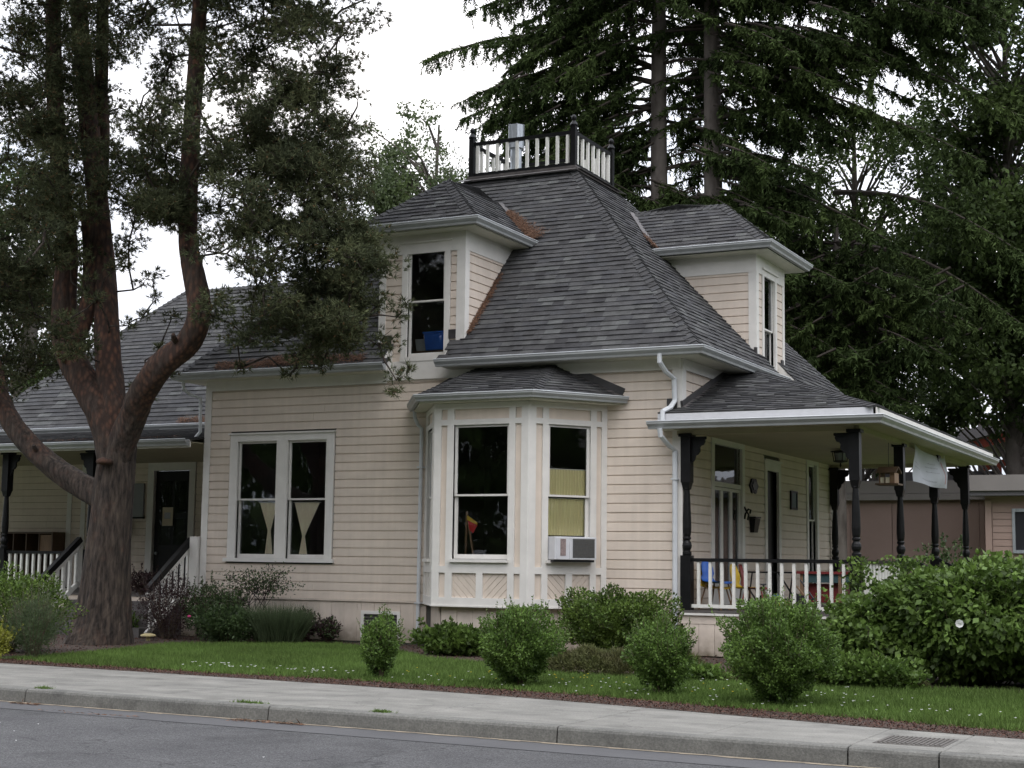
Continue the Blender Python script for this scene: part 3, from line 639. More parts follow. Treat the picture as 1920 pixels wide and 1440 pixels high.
# dormer 2 : eaves y 3.60..6.08, x to .36
bx, by0, by1, bz = .36, 3.59, 6.09, 7.43; bh = (by1-by0)/2; bzt = bz+bh*TD; bym = (by0+by1)/2
xb = x1-(bzt-ez)/T; xb0 = x1-(bz-ez)/T
deckpoly([(bx, by0, bz), (bx, by1, bz), (bx-bh, bym, bzt)]); deckpoly([(bx, by0, bz), (xb0, by0, bz), (xb, bym, bzt), (bx-bh, bym, bzt)]); deckpoly([(bx, by1, bz), (xb0, by1, bz), (xb, bym, bzt), (bx-bh, bym, bzt)])
shingle_plane((bx, 0, bz), (-cd_, 0, TD*cd_), (0, 1, 0), lambda s: (by0+s*cd_, by1-s*cd_) if by1-by0 > 2*s*cd_ else None)
def dside2(s):
    r = s*cd_
    if r > bh-.01: return None
    return (xb0+(xb-xb0)*r/bh, bx-r)
shingle_plane((0, by0, bz), (0, cd_, TD*cd_), (1, 0, 0), dside2); shingle_plane((0, by1, bz), (0, -cd_, TD*cd_), (1, 0, 0), dside2)
hipcaps((bx, by0, bz), (bx-bh, bym, bzt), nDR, nDF); hipcaps((bx, by1, bz), (bx-bh, bym, bzt), nDR, Vector((0, TD, 1)).normalized()); hipcaps((bx-bh, bym, bzt), (xb, bym, bzt), nDF, Vector((0, TD, 1)).normalized())
gutter([(xb0+.02, by0, bz-.005, 0, -1), (bx, by0, bz-.005, 1, -1), (bx, by1, bz-.005, 1, 1), (xb0, by1, bz-.005, 0, 1)])
soffit([(-2.3, by0+.01, 7.30), (bx-.01, by0+.01, 7.30), (bx-.01, 3.955, 7.30), (-2.3, 3.955, 7.30)]); soffit([(.002, 3.955, 7.30), (bx-.01, 3.955, 7.30), (bx-.01, by1-.01, 7.30), (.002, by1-.01, 7.30)]); soffit([(-2.3, 5.705, 7.30), (.002, 5.705, 7.30), (.002, by1-.01, 7.30), (-2.3, by1-.01, 7.30)])
# valley metal
for a, b in (((ax1-.02, yb0, az+.01), (axm, yb, azt+.01)), ((xb0, by0+.0, bz+.01), (xb, bym, bzt+.01))):
    m_ = MB(); m_.bar(Vector(a)+Vector((.05, -.02, .01)), Vector(b)+Vector((.05, -.02, .01)), .10, .012, up=(.6, -.6, 1)); m_.build('valley_flashing', M['flashlt'], house)
# vent boots
m_ = MB(); m_.box(-19.30, -19.14, 5.95, 6.1, 5.5, 5.85); m_.build('roof_vent', M['black'], house)

# ---- WIDOW'S WALK
m_ = MB(); m_.box(dx0-.12, dx1+.12, dy0-.12, dy1+.12, dz-.12, dz-.04); m_.box(dx0-.07, dx1+.07, dy0-.07, dy1+.07, dz-.04, dz+.01)
m_.build('walk_curb', M['flashlt'], house)
m_ = MB()
for a, b in (((dx0-.2, dy0-.2), (dx1+.2, dy0-.2)), ((dx1+.2, dy0-.2), (dx1+.2, dy1+.2))):
    m_.bar((*a, dz-.10), (*b, dz-.10), .14, .012, up=(.3, -.4, 1))
m_.build('flashing', M['flashlt'], house)
walk = MB().box(dx0, dx1, dy0, dy1, dz+.005, dz+.03).build('walk_deck', M['flash'], house)
pz = dz-.02
for x_, y_ in ((dx0, dy0), (dx1, dy0), (dx1, dy1), (dx0, dy1)):
    m_ = MB(); m_.box(x_-.052, x_+.052, y_-.052, y_+.052, pz, pz+.86); m_.lathe((x_, y_, pz+.86), [(.085, 0), (.085, .015), (.05, .07), (.03, .10), (.052, .135), (.055, .17), (.03, .21), (.005, .225)], 10)
    m_.build('newel_post', M['black'], house)
def railing(a, b, z, ht, nb, mt='rail', rm='black', bw=.042, bot='black', parent=None, topw=.07):
    a, b = Vector((*a, 0)), Vector((*b, 0)); d = (b-a).normalized()
    m_ = MB(); m_.bar(a+Vector((0, 0, z+ht)), b+Vector((0, 0, z+ht)), topw, .055 if topw > .06 else .075); r = m_.build('top_rail', M[rm], parent or house)
    m_ = MB(); m_.bar(a+Vector((0, 0, z+.07)), b+Vector((0, 0, z+.07)), .052, .055 if topw > .06 else .075); m_.build('bottom_rail', M[bot], parent or house)
    for i in range(nb):
        p = a.lerp(b, (i+.6)/(nb+.2)); m_ = MB()
        s_ = Vector((-d.y, d.x, 0))
        q = [p-d*bw/2-s_*bw/2, p+d*bw/2-s_*bw/2, p+d*bw/2+s_*bw/2, p-d*bw/2+s_*bw/2]
        lo = Vector((0, 0, z+.098)); hi = Vector((0, 0, z+ht-.028))
        m_.hexa([x+lo for x in q]+[x+hi for x in q]); m_.build('baluster', M[mt], parent or house)
railing((dx0, dy0), (dx1, dy0), pz, .72, 10, bw=.055, topw=.06); railing((dx1, dy0), (dx1, dy1), pz, .72, 7, bw=.055, topw=.06)
railing((dx0, dy1), (dx1, dy1), pz, .72, 10, bw=.055, topw=.06); railing((dx0, dy0), (dx0, dy1), pz, .72, 7, bw=.055, topw=.06)
fl = MB(); fl.lathe((-5.39, 4.6, dz+.1), [(.12, 0), (.12, .95), (.125, .96)], 16); fl.lathe((-5.39, 4.6, dz+.78), [(.165, 0), (.165, .50), (.15, .50), (.15, .02)], 16)
for j in range(6):
    a = j*math.pi/3; fl.box(-5.39+.166*math.cos(a)-.012, -5.39+.166*math.cos(a)+.012, 4.6+.166*math.sin(a)-.012, 4.6+.166*math.sin(a)+.012, dz+.76, dz+1.29)
fl.build('chimney_flue', M['steel'], house, smooth=False)

# ---- BAY WINDOW
A = W((-3.90, -1.2), (1, 0), (0, -1)); ub = Vector((.85, 1.2)).normalized(); B = W((-2.17, -1.2), (ub.x, ub.y), (ub.y, -ub.x)); LB = math.hypot(.85, 1.2)
Cc = W((-4.75, 0), (ub.x, -ub.y), (-ub.y, -ub.x))
bay = MB()
bay.prism([(-4.75, .05, .74), (-3.9, -1.2, .74), (-2.17, -1.2, .74), (-1.32, .05, .74)], (0, 0, -.03))
bay.build('bay_floor', M['trim'], house)
soffit([(-5.04, -.004, 4.095), (-4.08, -1.45, 4.095), (-1.99, -1.45, 4.095), (-1.0, -.004, 4.095)], 'soffit', 'soffit', -.03)
bayb = MB()
def bayface(wl, L_, cols, lower, oz=(1.50, 3.66), ow=None, mid=True):
    """frame members of one bay face; cols = (c1, p1, s0, s1, p2, c2)"""
    n0, n1 = -.03, .032
    zt, zb = 4.06, .745
    def fm(a, b, c, d): wl.box(bayb, a, b, n0, n1, c, d)
    c1, p1, s0, s1, p2, c2 = cols      # corner stile, panel, window stile
    for a, b in ((0, c1), (p1, s0), (s1, p2), (c2, L_)): fm(a, b, zb, zt)
    for a, b in ((c1, p1), (s0, s1), (p2, c2)):
        for c, d in ((zb, .87), (1.27, 1.38), (3.70, 3.79), (3.965, zt)): 
            fm(a, b, c, d)
    fm((s0+s1)/2-.06, (s0+s1)/2+.06, .87, 1.27)
    # infill panels
    for a, b in ((c1, p1), (p2, c2)):
        for c, d in ((.87, 1.27), (1.38, 3.70), (3.79, 3.965)):
            m_ = MB(); wl.box(m_, a, b, n0-.01, -.004, c, d); m_.build('panel', M['siding'], house)
    m_ = MB(); wl.box(m_, s0, s1, n0-.01, -.004, 3.79, 3.965); m_.build('panel', M['siding'], house)
    for k, (a, b) in enumerate(((s0, (s0+s1)/2-.06), ((s0+s1)/2+.06, s1))):
        m_ = MB(); wl.box(m_, a, b, n0-.01, -.014, .87, 1.27); m_.build('panel_back', M['skirt'], house)
        # diagonal boards: strips clipped to the rectangle
        wd = .085; s_ = -1 if k == 0 else 1
        t = -1.2
        while t < 1.2:
            poly = [(a, .87), (b, .87), (b, 1.27), (a, 1.27)]
            def clip(poly, f):
                o_ = []
                for i in range(len(poly)):
                    p, q = poly[i], poly[(i+1) % len(poly)]; fp, fq = f(p), f(q)
                    if fp >= 0: o_.append(p)
                    if fp*fq < 0: o_.append((p[0]+(q[0]-p[0])*fp/(fp-fq), p[1]+(q[1]-p[1])*fp/(fp-fq)))
                return o_
            cx_ = (a+b)/2; r2 = math.sqrt(.5)
            g = lambda p: ((p[1]-1.07)-s_*(p[0]-cx_))*r2
            poly = clip(poly, lambda p: g(p)-t-.004); 
            if len(poly) > 2: poly = clip(poly, lambda p: t+wd-.004-g(p))
            if len(poly) > 2:
                m_ = MB(); d_ = wl.n*.010; m_.prism([wl.p(p[0], -.014, p[1]) for p in poly], d_); m_.build('panel_board', M['skirt'], house)
            t += wd
    # sill
    wl.box(bayb, s0-.04, s1+.02, n1, .085, oz[0]-.055, oz[0]-.005)
    for c, d in ((1.38, oz[0]-.005),): fm(s0, s1, c, d)
    f = window(wl, s0, s1, oz[0], 3.70, 2.545, casing=False, sill=False, n=.03)
bayface(A, 1.73, (.12, .235, .365, 1.385, 1.50, 1.61), None)
bayface(B, LB, (.12, .245, .355, 1.15, 1.265, 1.365), None)
bayface(Cc, LB, (.12, .245, .355, 1.15, 1.265, 1.365), None)
for x_, y_ in ((-2.17, -1.2), (-3.90, -1.2)):
    bayb.lathe((x_, y_, .745), [(.034, 0), (.034, 3.3)], 8)
bayb.prism([(-4.80, .0, .745), (-3.92, -1.245, .745), (-2.15, -1.245, .745), (-1.27, .0, .745)], (0, 0, -.025))
bayb.build('bay_frame', M['trim'], house)
skirt(W((-3.80, -1.08), (1, 0), (0, -1)), 0, 1.53, .02, .72, step=.30); skirt(W((-2.27, -1.08), (ub.x, ub.y), (ub.y, -ub.x)), 0, 1.3, .02, .72, step=.30); skirt(W((-4.6, .0), (ub.x, -ub.y), (-ub.y, -ub.x)), 0, 1.3, .02, .72, step=.30)
# bay roof
bz_ = 4.20; bp = [(-5.08, -.02), (-4.08, -1.46), (-1.99, -1.46), (-.99, -.02)]; tz = 4.80; tl, tr = -3.75, -2.30
deckpoly([(*bp[1], bz_), (*bp[2], bz_), (tr, 0, tz), (tl, 0, tz)]); deckpoly([(*bp[2], bz_), (*bp[3], bz_), (tr, 0, tz)]); deckpoly([(*bp[0], bz_), (*bp[1], bz_), (tl, 0, tz)])
sl = math.hypot(1.46, tz-bz_); shingle_plane((0, -1.46, bz_), (0, 1.46/sl, (tz-bz_)/sl), (1, 0, 0), lambda s: (bp[1][0]+(tl-bp[1][0])*s/sl, bp[2][0]+(tr-bp[2][0])*s/sl) if s < sl-.02 else None, expo=.115)
def triplane(p0, p1, top, expo=.115):
    p0, p1, top = Vector(p0), Vector(p1), Vector(top); U = (p1-p0).normalized(); L_ = (p1-p0).length; h0 = (top-p0).dot(U); S = (top-p0-U*h0); H_ = S.length; S.normalize()
    shingle_plane(p0, S, U, lambda s: (h0*s/H_, L_-(L_-h0)*s/H_) if s < H_-.03 else None, expo=expo)
triplane((*bp[2], bz_), (*bp[3], bz_), (tr, 0, tz)); triplane((*bp[0], bz_), (*bp[1], bz_), (tl, 0, tz))
nb1 = Vector((0, -(tz-bz_)/sl, 1.46/sl)); nb2 = (Vector((*bp[3], bz_))-Vector((*bp[2], bz_))).cross(Vector((tr, 0, tz))-Vector((*bp[2], bz_))).normalized()
hipcaps((*bp[2], bz_), (tr, 0, tz), nb1, nb2, wd=.12, expo=.12); hipcaps((*bp[1], bz_), (tl, 0, tz), nb1, Vector((-nb2.x, nb2.y, nb2.z)), wd=.12, expo=.12)
gutter([(-5.05, -.03, 4.19, -.85, -.5), (-4.08, -1.46, 4.19, -.55, -1), (-1.99, -1.46, 4.19, .55, -1), (-.98, -.03, 4.19, .95, -.5)], h=.10, dpt=.10)
for a, b in (((-1.0, -.02, 4.28), (tr, -.02, tz+.05)), ((-5.0, -.02, 4.26), (tl, -.02, tz+.05)), ((tl, -.02, tz+.05), (tr, -.02, tz+.05))):
    m_ = MB(); m_.bar(a, b, .03, .13); m_.build('flashing', M['flash'], house)
    m_ = MB(); m_.bar(Vector(a)+Vector((0, -.05, -.075)), Vector(b)+Vector((0, -.05, -.075)), .10, .01, up=(0, -.3, 1)); m_.build('flashing', M['flashlt'], house)

# ---- downspouts
spout([(-.20, -.46, 4.83), (-.20, -.46, 4.70), (-.16, -.30, 4.56), (-.09, -.09, 4.46), (-.08, -.085, 4.10), (-.11, -.20, 3.98), (-.17, -.40, 3.90), (-.17, -.42, 3.72)])
spout([(-.19, -.48, 3.62), (-.18, -.46, 3.50), (-.13, -.22, 3.36), (-.075, -.09, 3.28), (-.07, -.085, .25), (-.07, -.16, .12)])
spout([(-4.93, -.17, 4.09), (-4.92, -.16, 3.96), (-4.88, -.12, 3.84), (-4.83, -.08, 3.78), (-4.83, -.075, 3.60), (-4.83, -.075, .22), (-4.85, -.14, .10)], wd=.06)
spout([(-9.98, -.30, 4.84), (-9.98, -.28, 4.66), (-9.90, -.16, 4.56), (-9.73, -.08, 4.50), (-9.72, -.06, 3.85), (-9.78, -.12, 3.74)], wd=.06)
m_ = MB(); m_.box(-4.62, -4.56, -.18, -.08, 1.33, 1.43); m_.build('hose_bib', M['rail'], house)
# electrical conduit up the wall corner beside the bay
m_ = MB(); m_.tube([(-4.60, -.12, 1.38), (-4.60, -.12, 3.9)], .012, 6); m_.build('conduit', M['spout'], house)
# ================================================================ RIGHT PORCH
FZ = .73
m_ = MB(); m_.box(0.0, 2.92, -.06, 9.2, .52, FZ-.032); m_.build('porch_frame', M['skirt'], house)
y = -.09; i = 0
while y < 9.2:
    m_ = MB(); m_.box(.03, 2.97, y+.002, min(y+.13, 9.25)-.002, FZ-.03, FZ+rnd(0, .0015)); m_.build('floor_board', M['deck'], house); y += .13
pf = W((0, -.02), (1, 0), (0, -1)); ps = W((2.90, 0), (0, 1), (1, 0))
m_ = MB(); m_.box(.02, 2.95, -.10, -.02, .655, .69); m_.build('porch_apron_board', M['trim'], house)
skirt(pf, .05, 2.9, .02, .655, n=.02, step=.265); skirt(ps, 0, 9.2, .02, .68, n=.02, step=.28)
CZ = 3.56
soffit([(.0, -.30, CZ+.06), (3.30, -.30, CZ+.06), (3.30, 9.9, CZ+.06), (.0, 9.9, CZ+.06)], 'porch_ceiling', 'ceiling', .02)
# beams just above the posts
for a, b in (((-.05, 0), (2.84, 0)), ((2.84, 0), (2.84, 9.06)), ((2.84, 9.06), (0.05, 9.06))):
    m_ = MB(); m_.bar((*a, CZ+.02), (*b, CZ+.02), .13, .08); m_.build('porch_beam', M['ceiling'], house)
post_prof = [(.066, 0), (.075, .015), (.075, .05), (.055, .07), (.055, .09), (.072, .12), (.078, .16), (.070, .20), (.050, .235), (.050, .25), (.066, .262), (.066, .285), (.054, .30), (.064, .34), (.070, .44), (.066, .62), (.056, .84), (.046, 1.02), (.044, 1.05), (.060, 1.06), (.060, 1.08), (.046, 1.10), (.050, 1.13), (.062, 1.17)]
def porch_post(x, y, half=False, brk=None, top=CZ, name='porch_post'):
    m_ = MB(); r = .085
    m_.box(x-r, x+r, y-r, y+r, FZ, 1.60); m_.lathe((x, y, 1.60), post_prof, 14); m_.box(x-r*.95, x+r*.95, y-r*.95, y+r*.95, 2.77, top)
    m_.box(x-r-.025, x+r+.025, y-r-.025, y+r+.025, top-.05, top)
    # chamfer neck below the square head
    m_.hexa([(x-.05, y-.05, 2.66), (x+.05, y-.05, 2.66), (x+.05, y+.05, 2.66), (x-.05, y+.05, 2.66)]+[(x-r*.86, y-r*.86, 2.77), (x+r*.86, y-r*.86, 2.77), (x+r*.86, y+r*.86, 2.77), (x-r*.86, y+r*.86, 2.77)])
    p = m_.build(name, M['black'], house)
    for (dx, dy) in (brk or []):
        prof = [(0, 0), (.36, 0), (.37, -.04), (.33, -.07), (.34, -.10), (.30, -.17), (.24, -.185), (.215, -.22), (.22, -.30), (.17, -.36), (.12, -.38), (.10, -.46), (.04, -.52), (0, -.54)]
        b = MB(); base = Vector((x+dx*r*.8, y+dy*r*.8, top-.05)); tt = Vector((-dy, dx, 0))*.02
        b.prism([base+Vector((dx*q*.72, dy*q*.72, z*.8))-tt for q, z in prof], tt*2); b.build('bracket', M['black'], p)
    return p
porch_post(.10, 0, brk=[(1, 0)]); porch_post(2.84, .0, brk=[(-1, 0)]); porch_post(2.84, 3.05); porch_post(2.84, 5.95); porch_post(2.84, 9.06, brk=[(-1, 0)]); porch_post(.12, 9.06, brk=[(1, 0)])
railing((.18, 0), (2.76, 0), FZ, .80, 13, bw=.046, bot='rail'); railing((2.84, .08), (2.84, 2.97), FZ, .80, 14, bw=.046, bot='rail')
m_ = MB(); m_.box(2.76, 2.92, 2.9, 3.25, 1.50, 1.53); m_.build('rail_cap', M['rail'], house)
# side steps down from the porch toward +x between 2nd and 3rd posts
for i in range(4):
    m_ = MB(); m_.box(2.95+i*.28, 2.95+(i+1)*.28, 3.3, 5.7, .0, FZ-.15*(i+1)); m_.build('porch_step', M['deck'], house)
for y_ in (3.25, 5.75):
    m_ = MB(); m_.bar((2.95, y_, 1.60), (4.15, y_, .98), .08, .06); m_.build('stair_rail', M['black'], house)
    for i in range(7):
        x_ = 3.02+i*.17; m_ = MB(); zt = 1.60-(x_-2.95)*.517-.05; m_.box(x_-.022, x_+.022, y_-.022, y_+.022, max(.05, zt-.82), zt); m_.build('baluster', M['rail'], house)
# porch roof
px1, py0, py1, pez = 3.27, -.36, 9.98, 3.87; TP = .352; cp_ = 1/math.sqrt(1+TP*TP)
deckpoly([(0, py0, pez), (px1, py0, pez), (0, py0+px1, pez+px1*TP)]); deckpoly([(px1, py0, pez), (px1, py1, pez), (0, py1-px1, pez+px1*TP), (0, py0+px1, pez+px1*TP)]); deckpoly([(px1, py1, pez), (0, py1, pez), (0, py1-px1, pez+px1*TP)])
deckpoly([(-.26, py0, pez), (0, py0, pez), (0, -.03, pez+.33*TP), (-.26, -.03, pez+.33*TP)])
shingle_plane((0, py0, pez), (0, cp_, TP*cp_), (1, 0, 0), lambda s: ((-.27 if s < .34 else .0), px1-s*cp_) if s*cp_ < px1-.05 else None, expo=.125)
shingle_plane((px1, 0, pez), (-cp_, 0, TP*cp_), (0, 1, 0), lambda s: (py0+s*cp_, py1-s*cp_) if s*cp_ < px1-.05 else None, tmin=.3, tmax=.6)
hipcaps((px1, py0, pez), (0, py0+px1, pez+px1*TP), Vector((0, -TP, 1)).normalized(), Vector((TP, 0, 1)).normalized())
m_ = MB(); m_.box(-.27, px1-.06, py0-.002, py0+.02, 3.72, pez-.008); m_.build('fascia', M['acw'], house)
m_ = MB(); m_.box(px1-.02, px1, py0, py1, 3.70, pez-.012); m_.build('fascia', M['trim'], house)
gutter([(-.39, py0-.01, 3.73, -.2, -1), (px1, py0-.01, 3.73, 1, -1), (px1, py1, 3.73, 1, 0)])
soffit([(-.30, py0, 3.63), (0.0, py0, 3.63), (0.0, -.03, 3.63), (-.30, -.03, 3.63)])
m_ = MB(); m_.bar((.03, -.05, 4.02), (.03, 3.0, 4.02+3.05*TP), .04, .15); m_.build('flashing', M['flash'], house)
m_ = MB(); m_.bar((.09, -.05, 3.985), (.09, 3.0, 3.985+3.05*TP), .11, .012, up=(.3, 0, 1)); m_.build('flashing', M['flashlt'], house)
m_ = MB(); m_.box(-.22, -.05, -.08, -.03, 4.0, 4.14); m_.build('flashing', M['flash'], house)

# ================================================================ LEFT WING with recessed porch
wx0 = -22.0; wy = 4.36
wing = W((wx0, wy), (1, 0), (0, -1))
def wu(x): return x-wx0
sheath(wing, 0, wu(-9.7), 0, 4.4, [(wu(-14.46), wu(-13.44), .74, 3.44)])
siding(wing, 0, wu(-9.7), SK, 4.3, [(wu(-14.66), wu(-13.25), .6, 3.68)], n=0)
for a, b, c, d in ((-14.64, -14.46, .74, 3.64), (-13.44, -13.27, .74, 3.64), (-14.46, -13.44, 3.44, 3.64)):
    trimbox(wing, wu(a), wu(b), c, d, -.08, .045, 'door_casing')
for a in (-17.05, -16.62):
    trimbox(wing, wu(a), wu(a+.14), .74, 3.6, 0, .04, 'trim_board')
dl = MB(); dl.box(-14.45, -13.45, wy+.04, wy+.08, .76, 3.43); door = dl.build('side_door', M['black'], house)
for (a, b, c, d) in ((-14.33, -13.99, 2.45, 3.2), (-13.91, -13.57, 2.45, 3.2), (-14.33, -13.99, 1.75, 2.35), (-13.91, -13.57, 1.75, 2.35)):
    m_ = MB(); m_.box(a, b, wy+.032, wy+.04, c, d); m_.build('pane', M['glass'], door)
m_ = MB(); m_.lathe((-14.37, wy+.02, 1.52), [(.02, 0), (.035, .02), (.035, .05), (.02, .07)], 10); m_.build('handle', M['steel'], door)
# porch floor, ceiling, posts, rail, steps
m_ = MB(); m_.box(wx0, -9.66, -.0, wy-.01, .5, FZ-.03); m_.build('porch_frame', M['skirt'], house)
y = -.02
while y < wy-.01:
    m_ = MB(); m_.box(wx0, -9.68, y+.002, min(y+.13, wy-.012)-.002, FZ-.03, FZ); m_.build('floor_board', M['deck'], house); y += .13
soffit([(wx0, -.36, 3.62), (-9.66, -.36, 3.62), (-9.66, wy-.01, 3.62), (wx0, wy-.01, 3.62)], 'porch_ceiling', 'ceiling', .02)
porch_post(-14.66, 0, brk=[(1, 0)]); porch_post(-12.40, .0, brk=[(-1, 0), (1, 0)]); porch_post(-18.4, .0)
railing((-14.58, 0), (-12.95, 0), FZ, .80, 10, bw=.046, bot='rail'); railing((-18.3, 0), (-14.76, 0), FZ, .80, 18, bw=.046, bot='rail')
m_ = MB(); m_.box(wx0, -9.68, -.06, -.005, .0, .66); m_.build('porch_skirt', M['skirt'], house)
for i in range(4):
    m_ = MB(); m_.box(-12.55, -10.0, -.06-.3*(i+1), -.06-.3*i, 0, FZ-.15*(i+1)+.04); m_.build('porch_step', M['deck'], house)
for x_ in (-12.66, -9.90):
    s0_, s1_ = (.02, 1.80), (-1.18, .86)
    m_ = MB(); m_.bar((x_, s0_[0], s0_[1]), (x_, s1_[0], s1_[1]), .10, .11); m_.build('stair_rail', M['black'], house)
    m_ = MB(); m_.bar((x_, s0_[0], s0_[1]-.11), (x_, s1_[0], s1_[1]-.11), .05, .10); m_.build('stair_rail', M['rail'], house)
    m_ = MB(); m_.bar((x_, s0_[0], s0_[1]-.86), (x_, s1_[0], s1_[1]-.80), .06, .09); m_.build('stair_rail', M['rail'], house)
    for i in range(7):
        y_ = -.06-i*.17; zt = 1.80+(y_-.02)*.783-.14; m_ = MB(); m_.box(x_-.024, x_+.024, y_-.03, y_+.03, zt-.66, zt); m_.build('baluster', M['rail'], house)
m_ = MB(); m_.box(-9.84, -9.66, -.10, -.02, .70, 1.86); m_.build('corner_post', M['trim'], house)
# low porch roof and wing roof
lz0, lz1 = 3.69, 4.33; ll = math.hypot(4.3, lz1-lz0)
deckpoly([(wx0, -.40, lz0), (-9.66, -.40, lz0), (-9.66, 3.9, lz1), (wx0, 3.9, lz1)])
shingle_plane((0, -.40, lz0), (0, 4.3/ll, (lz1-lz0)/ll), (1, 0, 0), lambda s: (-19.0, -9.67) if s < ll-.03 else None, expo=.16, tmin=.25, tmax=.5)
gutter([(wx0, -.40, lz0-.01, 0, -1), (-9.70, -.40, lz0-.01, 0, -1)])
m_ = MB(); m_.box(wx0, -9.68, -.40, -.37, lz0-.16, lz0-.02); m_.build('fascia', M['trim'], house)
wez = 4.46; wT = 1.03; wcl = 1/math.sqrt(1+wT*wT); wr = 3.75; wxL = -20.3
deckpoly([(wxL, 4.0, wez), (-9.7, 4.0, wez), (-9.7, 4.0+wr, wez+wr*wT), (wxL+wr, 4.0+wr, wez+wr*wT)]); deckpoly([(wxL, 4.0, wez), (wxL, 11.5, wez), (wxL+wr, 4.0+wr, wez+wr*wT)])
deckpoly([(wxL, 11.5, wez), (-9.7, 11.5, wez), (-6.5, 4.0+wr, wez+wr*wT), (wxL+wr, 4.0+wr, wez+wr*wT)]); deckpoly([(-9.7, 4.0+wr-1.5, wez+wr*wT-1.5*wT), (-9.7, 4.0+wr, wez+wr*wT), (-6.6, 4.0+wr, wez+wr*wT)])
shingle_plane((0, 4.0, wez), (0, wcl, wT*wcl), (1, 0, 0), lambda s: (wxL+s*wcl, -9.7+max(0, s*wcl-.5)*.95) if s*wcl < wr-.05 else None, tmin=.3, tmax=.6, expo=.15)
hipcaps((wxL, 4.0, wez), (wxL+wr, 4.0+wr, wez+wr*wT), Vector((0, -wT, 1)).normalized(), Vector((-wT, 0, 1)).normalized()); hipcaps((wxL+wr, 4.0+wr, wez+wr*wT), (-6.6, 4.0+wr, wez+wr*wT+.001), Vector((0, -wT, 1)).normalized(), Vector((0, wT, 1)).normalized())
gutter([(wxL, 4.0, wez-.01, 0, -1), (-9.70, 4.0, wez-.01, 0, -1)])
m_ = MB(); m_.box(wxL, -9.7, 4.0, 4.03, 4.2, wez-.02); m_.build('fascia', M['black'], house)

# ================================================================ flush boards and shingles out to objects
BOARDS.sort(key=lambda b: -b[0])
for _, vs, fs in BOARDS[:300]:
    MB().add(vs, fs).build('siding_board', M['siding'], house)
mb = MB()
for _, vs, fs in BOARDS[300:]: mb.add(vs, fs)
if mb.v: tag(mb.build('siding_boards', M['siding'], house), kind='stuff')
SHINGLES.sort(key=lambda b: -b[0])
sf = [(0, 1, 2, 3), (4, 5, 6, 7), (0, 1, 5, 4), (1, 2, 6, 5), (2, 3, 7, 6), (3, 0, 4, 7)]
shm = [M['sh%d' % i] for i in range(6)]
for _, vs, k in SHINGLES[:300]:
    MB().add(vs, sf).build('shingle', shm[k], house)
mb = MB()
for _, vs, k in SHINGLES[300:]: mb.add(vs, sf, k)
tag(mb.build('shingles', shm, house), kind='stuff')
print('BOARDS', len(BOARDS), 'SHINGLES', len(SHINGLES))
# ================================================================ GROUND, ROAD, PAVEMENT
def struct(o): o['kind'] = 'structure'; return o
def sheet(name, pts, z, m, kind='structure'):
    mb = MB(); mb.add([(x, y, z) for x, y in pts], [tuple(range(len(pts)))]); return tag(mb.build(name, m), kind=kind)
def ky(x): return -10.62-.035*x
INN = [(-40, -7.0), (-14, -7.25), (-7, -7.6), (-4.1, -7.77), (-1.1, -7.95), (1, -8.2), (3.05, -8.6), (5.3, -9.15), (6.6, -9.38), (12, -9.9), (40, -11.2)]
def iy(x): return float(np.interp(x, [p[0] for p in INN], [p[1] for p in INN]))
sheet('ground', [(-400, -400), (400, -400), (400, 400), (-400, 400)], -.30, M['lawn'])
sheet('lawn_soil', [(x, iy(x)-.35) for x, _ in INN]+[(40, 60), (-40, 60)], -.004, M['lawn'])
sheet('field', [(-300, 60.01), (300, 60.01), (300, 300), (-300, 300)], -.01, M['lawn'])
RY = lambda x, d: ky(x)-d
sheet('road', [(-60, ky(-60)-.01), (60, ky(60)-.01), (60, ky(60)-14), (-60, ky(-60)-14)], -.15, M['asphalt'])
M['gut_as'] = mat('gutter_asphalt', (.108, .107, .109), .9, bump=.35, bscale=150, col2=(.086, .085, .088), scale=1.2, spec=.2)
sheet('road_gutter_strip', [(-60, ky(-60)-.012), (60, ky(60)-.012), (60, ky(60)-.62), (-60, ky(-60)-.55)], -.146, M['gut_as'])
M['sand'] = mat('gutter_sand', (.25, .21, .155), .95, .25, 8, .3, 60)
mb = MB(); random.seed(3)
xs = np.arange(-16, 14, .22); 
for a, b in zip(xs, xs[1:]):
    w1, w2 = rnd(.02, .075), rnd(.02, .075)
    mb.add([(a, ky(a)-.011, -.142), (b, ky(b)-.011, -.142), (b, ky(b)-.03-w2, -.142), (a, ky(a)-.03-w1, -.142)], [(0, 1, 2, 3)])
tag(mb.build('gutter_sand', M['sand']), kind='stuff')
kerb = thing('kerb', (0, -10.6, 0), None, None); kerb['kind'] = 'structure'
KX = [-17.5, -14, -10.3, -7.0, -3.74, -.41, 2.81, 5.45, 6.18, 9.4, 12.6, 16]
for a, b in zip(KX, KX[1:]):
    a += .007; b -= .007; prof = [(.0, -.16), (.014, -.03), (.025, -.010), (.045, 0), (.15, 0.002), (.15, -.16)]
    n = len(prof); vs = [(a, ky(a)+p, z) for p, z in prof]+[(b, ky(b)+p, z) for p, z in prof]
    mb = MB(); mb.add(vs, [tuple(range(n)), tuple(range(2*n-1, n-1, -1))]+[(i, (i+1) % n, n+(i+1) % n, n+i) for i in range(n)]); mb.build('kerb_stone', M['kerb'], kerb)
walkp = thing('sidewalk', (0, -9, 0), None, None); walkp['kind'] = 'structure'
SX = [-20.5, -17.3, -14.1, -10.3, -7.0, -5.4, -3.74, -2.1, -.41, 1.2, 2.83, 4.15, 5.44, 6.19, 7.8, 9.4, 11, 12.6, 16]
